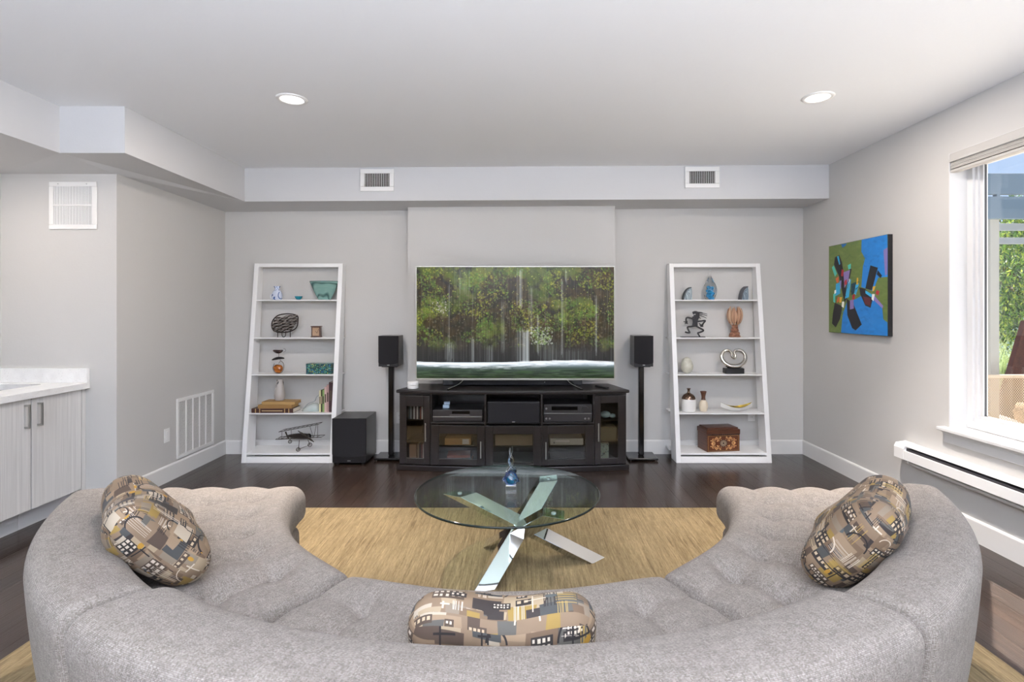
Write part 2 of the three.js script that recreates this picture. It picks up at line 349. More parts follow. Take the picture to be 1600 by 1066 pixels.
// grilles and plates on the walls
function soffitVent(u0, u1, v0, v1, d, label, yaw) {
  const x0 = atX(u0, d), x1 = atX(u1, d), y0 = atY(v1, d), y1 = atY(v0, d), w = x1 - x0, h = y1 - y0;
  const t = thing('air_vent', label, 'air vent', [(x0 + x1) / 2, y0, -d], yaw, 'supply registers on the soffit');
  const b = 0.042;
  obj('frame', [bx(w, b, 0.012, 0, b / 2, 0.006, 0.004), bx(w, b, 0.012, 0, h - b / 2, 0.006, 0.004), bx(b, h - 2 * b, 0.012, -w / 2 + b / 2, h / 2, 0.006, 0.004), bx(b, h - 2 * b, 0.012, w / 2 - b / 2, h / 2, 0.006, 0.004)], grilleM, t);
  obj('duct_backing', bx(w - b, h - b, 0.001, 0, h / 2, 0.0012, 0), darkHole, t);
  const s = []; const n = 14; for (let i = 0; i < n; i++) s.push(bx(0.0035, h - 2 * b, 0.009, -w / 2 + b + (i + 0.5) * (w - 2 * b) / n, h / 2, 0.0065, 0.001));
  obj('louvers', s, grilleM, t, { kind: 'stuff' });
  const q = []; for (let i = 1; i < 8; i++) q.push(bx(w - 2 * b, 0.002, 0.004, 0, b + i * (h - 2 * b) / 8, 0.003, 0));
  obj('rear_louvers', q, std(0x8f8d8a, 0.5), t, { kind: 'stuff' });
  obj('damper_lever', bx(0.004, 0.018, 0.01, -w / 2 + b * 0.5, b + 0.01, 0.014, 0.001), grilleM, t);
}
const sY = Math.atan2(0.12, 5.496);
soffitVent(563, 616, 264.5, 299, 5.119, 'white supply register on the soffit above the left speaker', -sY);
soffitVent(1070, 1123.5, 261, 294, 5.053, 'white supply register on the soffit above the right shelf', -sY);
{ // square return grille on the short wall facing the camera
  const d = AL, x0 = atX(78, d), x1 = atX(152.5, d), y0 = atY(358.5, d), y1 = atY(284.5, d), w = x1 - x0, h = y1 - y0, b = 0.034;
  const t = thing('return_grille', 'square white return air grille high on the wall over the counter', 'air vent', [(x0 + x1) / 2, y0, -d]);
  obj('frame', [bx(w, b, 0.012, 0, b / 2, 0.006, 0.004), bx(w, b, 0.012, 0, h - b / 2, 0.006, 0.004), bx(b, h - 2 * b, 0.012, -w / 2 + b / 2, h / 2, 0.006, 0.004), bx(b, h - 2 * b, 0.012, w / 2 - b / 2, h / 2, 0.006, 0.004), bx(w - 2 * b, 0.012, 0.012, 0, h * 0.505, 0.006, 0.003)], grilleM, t);
  obj('duct_backing', bx(w - b, h - b, 0.001, 0, h / 2, 0.0012, 0), std(0x77736e, 0.9), t);
  const s = []; const n = 24; for (let i = 0; i < n; i++) { const g = new THREE.BoxGeometry(0.0075, h - 2 * b, 0.0012).rotateY(0.7); s.push(g.translate(-w / 2 + b + (i + 0.5) * (w - 2 * b) / n, h / 2, 0.006)); }
  obj('louvers', s, grilleM, t, { kind: 'stuff' });
  for (const k of [-1, 1]) obj('screw', cyl(0.004, 0.004, 0.003).rotateX(Math.PI / 2).translate(k * w * 0.3, h - b / 2, 0.012), steelM, t);
}
{ // tall return grille on the left wall
  const d0 = 4.71, d1 = 5.275, y0 = 0.155, y1 = 0.682, w = d1 - d0, h = y1 - y0, b = 0.03;
  const t = thing('return_grille', 'tall white return air grille low on the left wall above baseboard', 'air vent', [LX, y0, -(d0 + d1) / 2], Math.PI / 2);
  obj('frame', [bx(w, b, 0.012, 0, b / 2, 0.006, 0.004), bx(w, b, 0.012, 0, h - b / 2, 0.006, 0.004), bx(b, h - 2 * b, 0.012, -w / 2 + b / 2, h / 2, 0.006, 0.004), bx(b, h - 2 * b, 0.012, w / 2 - b / 2, h / 2, 0.006, 0.004)], grilleM, t);
  obj('duct_backing', bx(w - b, h - b, 0.001, 0, h / 2, 0.0012, 0), std(0x4a4743, 0.9), t);
  for (let i = 1; i < 5; i++) obj('mullion', bx(0.014, h - b, 0.01, -w / 2 + b + i * (w - 2 * b) / 5, h / 2, 0.007, 0.002), grilleM, t);
  const s = []; const n = 44; for (let i = 0; i < n; i++) s.push(new THREE.BoxGeometry(w - 2 * b, 0.0011, 0.0085).rotateX(0.65).translate(0, b + (i + 0.5) * (h - 2 * b) / n, 0.0055));
  obj('louvers', s, grilleM, t, { kind: 'stuff' });
}
function plate(name, label, cat, pos, turn, kind) {
  const t = thing(name, label, cat, pos, turn);
  obj('cover_plate', bx(0.072, 0.117, 0.006, 0, 0, 0.003, 0.003), whiteM, t);
  if (kind === 'switch') obj('rocker', bx(0.033, 0.066, 0.006, 0, 0, 0.007, 0.002), whiteM, t);
  else for (const k of [-1, 1]) { const r = obj('receptacle', bx(0.034, 0.028, 0.005, 0, k * 0.02, 0.0065, 0.006), whiteM, t); obj('slot', [bx(0.002, 0.008, 0.001, -0.006, k * 0.02 + 0.003, 0.0092, 0), bx(0.002, 0.008, 0.001, 0.006, k * 0.02 + 0.003, 0.0092, 0)], darkHole, r); }
}
plate('wall_switch', 'white rocker plate beside the tall grille on left wall', 'switch', [LX, 0.395, -4.585], Math.PI / 2, 'switch');
plate('wall_outlet', 'white outlet on the back wall between left speaker stand and cabinet', 'outlet', [atX(625, BACK), atY(653, BACK), -BACK], 0);
plate('wall_outlet', 'white outlet on the back wall seen through the right leaning shelf', 'outlet', [atX(1174, BACK), atY(649, BACK), -BACK], 0);

{ // hydronic heater along the right wall
  const x0 = 2.775, d1 = 4.03, d0 = 1.4, y0 = 0.375, y1 = 0.478, L = d1 - d0, c = -(d0 + d1) / 2, xc = RX - 0.001;
  const t = thing('baseboard_heater', 'long white baseboard heater mounted on the wall below the window', 'heater', [xc, 0, c]);
  const P = (x, y) => [x - xc, y], along = (prof) => extrude(prof.map(([x, y]) => P(x, y)), L - 0.03).translate(0, 0, -L / 2 + 0.015);
  obj('front_cover', along([[x0, y0], [x0 + 0.004, y0], [x0 + 0.004, y1 - 0.048], [x0 + 0.013, y1 - 0.048], [x0 + 0.013, y1 - 0.043], [x0, y1 - 0.043]]), shelfM, t);
  obj('top_cover', along([[x0 + 0.012, y1 - 0.012], [x0 + 0.016, y1 - 0.002], [xc, y1 + 0.006], [xc, y1 + 0.001], [x0 + 0.02, y1 - 0.008], [x0 + 0.016, y1 - 0.015]]), shelfM, t);
  obj('back_panel', along([[xc - 0.006, y0 - 0.02], [xc, y0 - 0.02], [xc, y1], [xc - 0.006, y1]]), shelfM, t);
  obj('bottom_lip', along([[x0, y0], [x0, y0 - 0.004], [x0 + 0.03, y0 - 0.012], [x0 + 0.03, y0 - 0.008]]), shelfM, t);
  for (const k of [-1, 1]) obj('end_cap', extrude([[x0 - 0.002, y0 - 0.004], [x0 - 0.002, y1 - 0.03], [x0 + 0.012, y1 - 0.002], [xc, y1 + 0.008], [xc, y0 - 0.02], [x0 + 0.03, y0 - 0.012]].map(([x, y]) => P(x, y)), k < 0 ? 0.10 : 0.02, 0.002).translate(0, 0, k < 0 ? -L / 2 : L / 2 - 0.02), shelfM, t);
  obj('fin_bar', along([[x0 + 0.02, y1 - 0.055], [xc - 0.01, y1 - 0.055], [xc - 0.01, y1 - 0.03], [x0 + 0.02, y1 - 0.03]]), std(0x37363a, 0.6), t);
  obj('pipe', [bar([x0 + 0.045 - xc, y0 - 0.036, -L / 2 + 0.07], [x0 + 0.045 - xc, y0 - 0.036, L / 2], 0.012, 12), bar([x0 + 0.045 - xc, y0 - 0.036, -L / 2 + 0.072], [x0 + 0.045 - xc, y0 + 0.02, -L / 2 + 0.072], 0.012, 12)], std(0xc9c7c4, 0.4), t);
  for (let k = 0; k < 3; k++) obj('bracket', bx(0.05, 0.03, 0.014, x0 + 0.055 - xc, y0 - 0.018, -L / 2 + 0.10 + k * 1.7, 0.002), shelfM, t);
}

// kitchen counter at the far left
{
  const X = -3.24, KW = KX + 0.002, yT = 0.92, mk = (d0, d1, label, first) => {
    const t = thing('base_cabinet', label, 'cabinet', [X, 0, -(d0 + d1) / 2], 0, 'sink base cabinets');
    const w = d1 - d0 - 0.004;
    obj('carcass', [span(KW - X, -0.02, 0.13, 0.148, -w / 2, w / 2, 0.001), span(KW - X, KW - X + 0.008, 0.148, 0.875, -w / 2, w / 2, 0.001), span(KW - X, -0.02, 0.148, 0.875, -w / 2, -w / 2 + 0.016, 0.001), span(KW - X, -0.02, 0.148, 0.875, w / 2 - 0.016, w / 2, 0.001)], laminateM, t);
    const dr = obj('door', bx(0.019, 0.735, w - 0.004, -0.0095, 0.505, 0, 0.0015), laminateM, t);
    const s = first ? 1 : -1, hz = s * (w / 2 - 0.045);
    obj('handle', [bx(0.012, 0.155, 0.012, 0.03, 0.76, hz, 0.002), bx(0.03, 0.012, 0.012, 0.015, 0.688, hz, 0.002), bx(0.03, 0.012, 0.012, 0.015, 0.832, hz, 0.002)], steelM, dr);
    obj('toe_kick', span(KW - X, -0.085, 0.0, 0.13, -w / 2, w / 2, 0.001), std(0xc4c4c6, 0.55), t);
  };
  mk(3.574, 3.985, 'pale grained cabinet door unit nearest the return grille wall', true);
  mk(3.144, 3.574, 'pale grained cabinet door unit at the left picture edge', false);
  mk(2.69, 3.144, 'pale grained cabinet unit beyond the left picture edge', true);
  const t2 = obj('filler_panel', span(KW, X, 0.0, 0.875, -3.986, -AL + 0.001, 0.001), laminateM); t2.userData = { label: 'narrow pale filler panel between the cabinet and the end wall', category: 'panel' };
  const ct = thing('countertop', 'white speckled quartz counter with backsplash over the pale cabinets', 'countertop', [X, 0.875, -3.36]);
  const sh = new THREE.Shape([[KW - X, -0.66], [0.03, -0.66], [0.03, 0.66], [KW - X, 0.66]].map(([a, b]) => new THREE.Vector2(a, b)));
  const hole = new THREE.Path(); const hx0 = -0.62 + 0.06, hx1 = -0.225, hz0 = -0.05, hz1 = 0.565, q = 0.05;   // plan y = depth - 3.36
  hole.moveTo(hx0 + q, hz0); hole.lineTo(hx1 - q, hz0); hole.quadraticCurveTo(hx1, hz0, hx1, hz0 + q); hole.lineTo(hx1, hz1 - q); hole.quadraticCurveTo(hx1, hz1, hx1 - q, hz1); hole.lineTo(hx0 + q, hz1); hole.quadraticCurveTo(hx0, hz1, hx0, hz1 - q); hole.lineTo(hx0, hz0 + q); hole.quadraticCurveTo(hx0, hz0, hx0 + q, hz0);
  sh.holes.push(hole);
  obj('slab', extrude(sh, 0.045, 0.002).rotateX(-Math.PI / 2), quartzM, ct);
  obj('backsplash', [span(KW - X, 0.03, 0.045, 0.150, -0.66, -0.635, 0.002), span(KW - X, KW - X + 0.02, 0.045, 0.150, -0.635, 0.66, 0.002)], quartzM, ct);
  const sk = thing('sink', 'stainless steel sink sunk into the white counter', 'sink', [X, 0.68, -3.36]);
  const sx0 = hx0 - 0.006, sx1 = hx1 + 0.006, sz0 = -hz1 - 0.006, sz1 = -hz0 + 0.006, H = 0.193;
  obj('bowl', [span(sx0, sx1, 0, 0.006, sz0, sz1, 0.001), span(sx0 - 0.006, sx0, 0, H, sz0, sz1, 0.001), span(sx1, sx1 + 0.006, 0, H, sz0, sz1, 0.001), span(sx0, sx1, 0, H, sz0 - 0.006, sz0, 0.001), span(sx0, sx1, 0, H, sz1, sz1 + 0.006, 0.001)], std(0x8d8c8a, 0.28, { metalness: 1 }), sk);
  obj('drain', cyl(0.045, 0.045, 0.004, (sx0 + sx1) / 2, 0.006, (sz0 + sz1) / 2), steelM, sk);
}

// ------------------------------------------------------------ rug, curved sofa, pillows, coffee table
one('area_rug', 'large tan hand-loomed rug with fine streaks under the sofa and glass table', 'rug', (() => {
  const g = new RoundedBoxGeometry(4.13, 0.022, 3.2, 1, 0.006); return g.translate(-0.085, 0, -2.355);
})(), rugM, [0, 0.0015, 0]);
const RUGY = 0.0126, SX = -0.06, SD = 3.10;                   // centre of the sofa's circle
const sofa = thing('curved_sofa', 'semicircular grey tweed sofa with tufted seats facing the television', 'sofa', [SX, RUGY, -SD]);
const bend = (v, Rm, phi0) => { const a = phi0 + v.x / Rm, r = v.z; v.set(r * Math.sin(a), v.y, r * Math.cos(a)); return v; };   // z of v holds the radius
const rad = (d) => d * Math.PI / 180;
function seat(phi0, rOut, deep) {
  const r0 = 1.165, rm = (r0 + rOut) / 2, w = rad(60) * rm - 0.012, h = 0.205, y = 0.333;
  const cols = [-20, -10, 0, 10, 20].map((d) => rad(d)), rows = [1.37, 1.58, 1.80];
  const cushion = obj('seat_cushion', softBox(w, h, rOut - r0, 0.075, 200, 14, 84, (v, e) => {
    const a = v.x / rm, r = rm + v.z;
    if (v.y > 0) {
      const up = Math.max(0, e.y) ** 0.7;
      let dip = 0;
      for (const k of cols) for (const q of rows) { const dx = (a - k) * r, dr = r - q, s = Math.sqrt(dx * dx + dr * dr); dip += 0.055 * Math.exp(-s / 0.030); }
      const inside = THREE.MathUtils.smoothstep(r, r0 + 0.03, 1.37) * (1 - THREE.MathUtils.smoothstep(r, 1.80, rOut - 0.03));
      const t1 = ((a / rad(10)) % 1 + 1) % 1, valley = Math.abs(2 * t1 - 1) ** 2.4 * (1 - THREE.MathUtils.smoothstep(Math.abs(a), rad(23), rad(27)));
      const t2 = Math.min(...rows.map((q) => Math.abs(r - q))) / 0.105, cross = Math.max(0, 1 - t2) ** 1.7;
      const puff = 0.03 * (1 - (v.x / (w / 2)) ** 6);
      v.y += up * (puff - deep * (dip + inside * (0.056 * valley + 0.020 * cross)));
    } else v.y -= 0;
    v.z += rm; v.y += y;
    bend(v, rm, phi0);
  }, 1.8), fabricM, sofa);
  for (const c of cols) for (const q of rows) {
    const a = phi0 + c; if (q > 1.7 && Math.abs(a) < rad(76)) continue;
    const r = q; obj('button', new THREE.SphereGeometry(0.011, 12, 8).scale(1, 0.5, 1).translate(r * Math.sin(a), y + 0.1025 - deep * 0.131 + 0.038, r * Math.cos(a)), fabricM, cushion);
  }
  const b0 = 1.185, bm = (b0 + rOut) / 2;
  obj('seat_base', softBox(rad(60) * bm - 0.02, 0.185, rOut - 0.02 - b0, 0.06, 60, 8, 12, (v) => { v.z += bm; v.y += 0.1375; bend(v, bm, phi0); }), fabricM, sofa);
  for (const [a, r] of [[-0.42, 1.3], [0.42, 1.3], [-0.42, rOut - 0.12], [0.42, rOut - 0.12]]) obj('leg', cyl(0.02, 0.026, 0.052, r * Math.sin(phi0 + a), 0, r * Math.cos(phi0 + a), 16), blackM, sofa);
}
seat(0, 1.86, 0.6); seat(rad(60), 2.0, 1); seat(rad(-60), 2.0, 0.7);
function back(a0, a1, r0) {
  const r1 = 2.05, rm = (r0 + r1) / 2, y0 = 0.05, y1 = 0.66, w = rad(a1 - a0) * rm - 0.016, h = y1 - y0;
  obj('backrest', softBox(w, h, r1 - r0, 0.07, 110, 36, 16, (v, e) => {
    const t = (v.y + h / 2) / h, q = Math.abs(v.x) / (w / 2);
    v.z += rm + (t - 0.85) * 0.075;
    v.z += (v.z < rm ? -1 : 1) * 0.012 * Math.sin(Math.PI * t) * (1 - q ** 8);
    if (t > 0.5) v.y -= 0.03 * Math.max(0, (rm - v.z) / ((r1 - r0) / 2)) * (t - 0.5) * 2;
    v.y += y0 + h / 2;
    bend(v, rm, rad((a0 + a1) / 2));
  }, 2.3), fabricM, sofa);
}
back(-69, -33.2, 1.795); back(-33.2, 32.2, 1.755); back(32.2, 71, 1.795);
{ // piped seams where the back sections meet, and the fainter one across the right-hand section
  const seam = (deg, r, y) => { const a = rad(deg); return V(r * Math.sin(a), y, r * Math.cos(a)); };
  obj('seam', tube([[1.82, 0.600], [1.845, 0.632], [1.88, 0.6485], [1.93, 0.6575], [1.99, 0.6595], [2.03, 0.648], [2.055, 0.613]].map(([r, y]) => seam(50.5, r - 0.001, y - 0.0012)), 0.0016, 40, 6), fabricM, sofa);
}

// printed cushions
const printTex = (s) => picture(1024, 640, (c, w, h) => {
  seed = s;
  c.fillStyle = '#94806a'; c.fillRect(0, 0, w, h);
  const pal = ['#b9a98f', '#a8937a', '#7a6652', '#5b4c41', '#3a3332', '#4f5254', '#666662', '#a58c4a', '#cdc3b2', '#84705a', '#978b7c'];
  for (let k = 0; k < 110; k++) { // large patches
    c.fillStyle = pal[Math.floor(rnd() * pal.length)]; const x = rr(-60, w), y = rr(-40, h), a = rr(50, 150), b = rr(36, 110);
    c.beginPath(); c.moveTo(x, y); c.lineTo(x + a, y + rr(-12, 12)); c.lineTo(x + a + rr(-14, 14), y + b); c.lineTo(x + rr(-14, 14), y + b + rr(-10, 10)); c.closePath(); c.fill();
  }
  for (let k = 0; k < 34; k++) { // dark blocks with light windows
    const x = rr(0, w), y = rr(0, h), n = 2 + Math.floor(rnd() * 4), m = 1 + Math.floor(rnd() * 3), q = rr(14, 30);
    c.fillStyle = rnd() < 0.5 ? '#2f2928' : '#5a4c40'; c.fillRect(x, y, n * q + 8, m * q + 8);
    c.fillStyle = rnd() < 0.6 ? '#d6c4a8' : '#efe7da';
    for (let i = 0; i < n; i++) for (let j = 0; j < m; j++) c.fillRect(x + 6 + i * q, y + 6 + j * q, q * rr(0.45, 0.72), q * rr(0.45, 0.72));
  }
  for (let k = 0; k < 40; k++) { // bundles of thin strokes
    const x = rr(0, w), y = rr(0, h), n = 3 + Math.floor(rnd() * 7), L = rr(40, 150), vert = rnd() < 0.5;
    c.strokeStyle = ['#2b2526', '#f0e6d6', '#332d2c', '#c9ad62', '#efe9e0'][Math.floor(rnd() * 5)]; c.lineWidth = rr(1.5, 4);
    for (let i = 0; i < n; i++) { c.beginPath(); const o = i * rr(6, 11); if (vert) { c.moveTo(x + o, y); c.lineTo(x + o + rr(-3, 3), y + L); } else { c.moveTo(x, y + o); c.lineTo(x + L, y + o + rr(-3, 3)); } c.stroke(); }
  }
  for (let k = 0; k < 26; k++) { // arches, ladders and bars
    const x = rr(0, w), y = rr(0, h), q = rr(24, 70); c.lineWidth = rr(4, 9); c.strokeStyle = rnd() < 0.6 ? '#241f20' : '#eadfce';
    c.beginPath(); if (rnd() < 0.4) c.arc(x, y, q, Math.PI, 0); else { c.moveTo(x, y); c.lineTo(x + q * 1.6, y + rr(-8, 8)); c.moveTo(x + q * 0.5, y - q * 0.5); c.lineTo(x + q * 0.5, y + q); } c.stroke();
  }
  for (let k = 0; k < 12; k++) { c.fillStyle = k % 3 ? '#c79a33' : '#5f6b70'; c.beginPath(); c.ellipse(rr(0, w), rr(0, h), rr(10, 30), rr(9, 22), 0, 0, Math.PI * 2); c.fill(); }
});
const clothBump = texture(256, 256, (u, v) => 255 * (0.5 + 0.5 * Math.sin(u * 2 * Math.PI * 64) * Math.sin(v * 2 * Math.PI * 64)), [0.25, 0.25], false);
function pillow(name, label, s, w, h, d) {
  const t = printTex(s), m = std(0xcdc6bf, 0.8, { map: t, sheen: 0.2, sheenRoughness: 0.5, sheenColor: new THREE.Color(0.4, 0.38, 0.35) });
  const g = softBox(w, h, d, d * 0.46, 40, 28, 20, (v, e) => {
    const a = v.x / (w / 2), b = v.y / (h / 2);
    v.z *= 0.62 + 0.46 * Math.sqrt(Math.max(0, 1 - 0.75 * a * a)) * Math.sqrt(Math.max(0, 1 - 0.75 * b * b)) ;
    v.y += 0.010 * Math.sin(a * 5 + s) * b; v.z += 0.006 * Math.sin(a * 4 + b * 3 + s);
  });
  const uv = g.attributes.uv;
  for (let i = 0; i < uv.count; i++) uv.setXY(i, 0.13 * s + uv.getX(i) / 0.62, 0.37 * s + uv.getY(i) / 0.39);
  const o = obj(name, g, m); o.userData = { label, category: 'pillow', group: 'printed cushions on the sofa' };
  return o;
}
function placePillow(o, x, y, d, phi, lean, roll = 0) {      // phi: where on the sofa's circle it leans
  o.position.set(x, y, -d); o.rotation.order = 'YXZ'; o.rotation.set(lean, phi, roll);
}
const leanAt = (o, phi, R, y, lean, roll) => placePillow(o, SX + R * Math.sin(rad(phi)), y, SD - R * Math.cos(rad(phi)), rad(phi), lean, roll);
leanAt(pillow('pillow', 'brown and cream printed pillow propped at the middle of the sofa back', 11, 0.50, 0.27, 0.15), 0.3, 1.63, 0.562, 0.5, 0);
leanAt(pillow('pillow', 'printed pillow leaning on the left end of the curved sofa back', 23, 0.55, 0.37, 0.19), -51.5, 1.70, 0.632, 0.74, 0);
leanAt(pillow('pillow', 'printed pillow leaning on the right end of the curved sofa back', 37, 0.55, 0.37, 0.19), 51.5, 1.70, 0.632, 0.74, 0);

// round glass coffee table on three crossing chrome beams
{
  const h = 0.431, t = thing('coffee_table', 'round glass coffee table on crossed chrome beams in the sofa curve', 'table', [-0.007, RUGY, -3.023]);
  const ox = -0.072, oz = -0.007, R = 0.515, T = 0.012;
  obj('glass_top', lathe([[0.0001, h], [R - 0.005, h]], 96).translate(ox, 0, oz), std(0xeef6f3, 0.015, { transmission: 1, thickness: 0, ior: 1.5, specularIntensity: 0.55 }), t);
  obj('glass_underside', lathe([[R - 0.005, h - T], [0.0001, h - T]], 96).translate(ox, 0, oz), std(0xeef6f3, 0.015, { transmission: 1, thickness: 0, ior: 1.5, specularIntensity: 0.55 }), t);
  obj('glass_edge', lathe([[R - 0.005, h - T], [R - 0.0015, h - T + 0.0015], [R, h - T + 0.004], [R, h - 0.004], [R - 0.0015, h - 0.0015], [R - 0.005, h]], 128).translate(ox, 0, oz), std(0x16221e, 0.08), t);
  const hb = h - T - 0.004, S = 0.048;
  const beam = (tx, tz, fx, fz, twist) => {                   // square beam sheared so that both ends are cut level
    const g = new RoundedBoxGeometry(2 * S, hb, 2 * S, 1, 0.0025).rotateY(twist + Math.PI / 4), p = g.attributes.position;   // an edge uppermost
    const k = 1.4, ax = V(tx - fx, 0, tz - fz).normalize();
    for (let i = 0; i < p.count; i++) {
      let x = p.getX(i), y = p.getY(i), z = p.getZ(i); const s = y / hb + 0.5, a = (x * ax.x + z * ax.z) * (k - 1);
      p.setXYZ(i, x + ax.x * a + fx + (tx - fx) * s, y + hb / 2, z + ax.z * a + fz + (tz - fz) * s);
    }
    g.computeVertexNormals();
    return g;
  };
  const tops = [[-0.34, -0.01], [0.171, -0.279], [0.169, 0.291]], feet = [[0.40, -0.115], [-0.185, 0.20], [-0.169, -0.291]];
  tops.forEach(([x, z], i) => {
    const [fx, fz] = feet[i];
    obj('beam', beam(x, z, fx, fz, Math.atan2(-(z - fz), x - fx)), chromeM, t);
    obj('pad', cyl(0.012, 0.012, 0.004, x, hb, z, 20), std(0xd8dadb, 0.3, { metalness: 0.6 }), t);
  });
}
{ // blown glass twist on a clear block
  const y = RUGY + 0.4315, t = thing('glass_sculpture', 'twisted blue glass flame sculpture on a clear block', 'sculpture', [atX(798.5, 3.0), y, -3.0]);
  const px = 3.0 / F;                                          // one photo pixel here, in metres
  obj('block', bx(0.060, 0.040, 0.045, 0, 0.0202, 0, 0.003), glassM, t);
  const blue = (c, d) => std(0xffffff, 0.04, { transmission: 1, thickness: 0.02, ior: 1.5, attenuationColor: new THREE.Color(c), attenuationDistance: d });
  obj('body', smoothLathe([[0.0001, 0.0], [0.020, 0.002], [0.035, 0.018], [0.038, 0.036], [0.031, 0.056], [0.017, 0.074], [0.0001, 0.084]], 32).scale(1, 1, 0.6).translate(0, 0.041, 0), blue(0x2f86dc, 0.06), t);
  obj('core', smoothLathe([[0.0001, 0.0], [0.012, 0.003], [0.019, 0.014], [0.017, 0.028], [0.009, 0.042], [0.0001, 0.052]], 24).scale(1, 1, 0.5).translate(0, 0.052, 0), std(0x0f8f9c, 0.2), t);
  for (const k of [0, 1]) {
    const pts = []; for (let i = 0; i <= 40; i++) { const s = i / 40, a = k * Math.PI + s * Math.PI * 3.1, r = 0.037 * (1 - s) ** 0.9 * (0.45 + 0.55 * Math.abs(Math.cos(s * 2.6))) + 0.005; pts.push(V(r * Math.cos(a), 0.062 + s * (k ? 0.194 : 0.184), r * Math.sin(a) * 0.85)); }
    const g = tube(pts, 0.0095, 80, 10), p = g.attributes.position, n = 11;
    for (let i = 0; i < p.count; i++) { const ring = Math.floor(i / n), s = ring / 80, c = pts[Math.min(40, Math.round(s * 40))]; const f = 1 - 0.62 * s; p.setXYZ(i, c.x + (p.getX(i) - c.x) * f, p.getY(i), c.z + (p.getZ(i) - c.z) * f); }
    g.computeVertexNormals();
    obj('twist', g, k ? blue(0x4f8fd6, 0.04) : blue(0xd4e2ee, 0.08), t);
  }
}

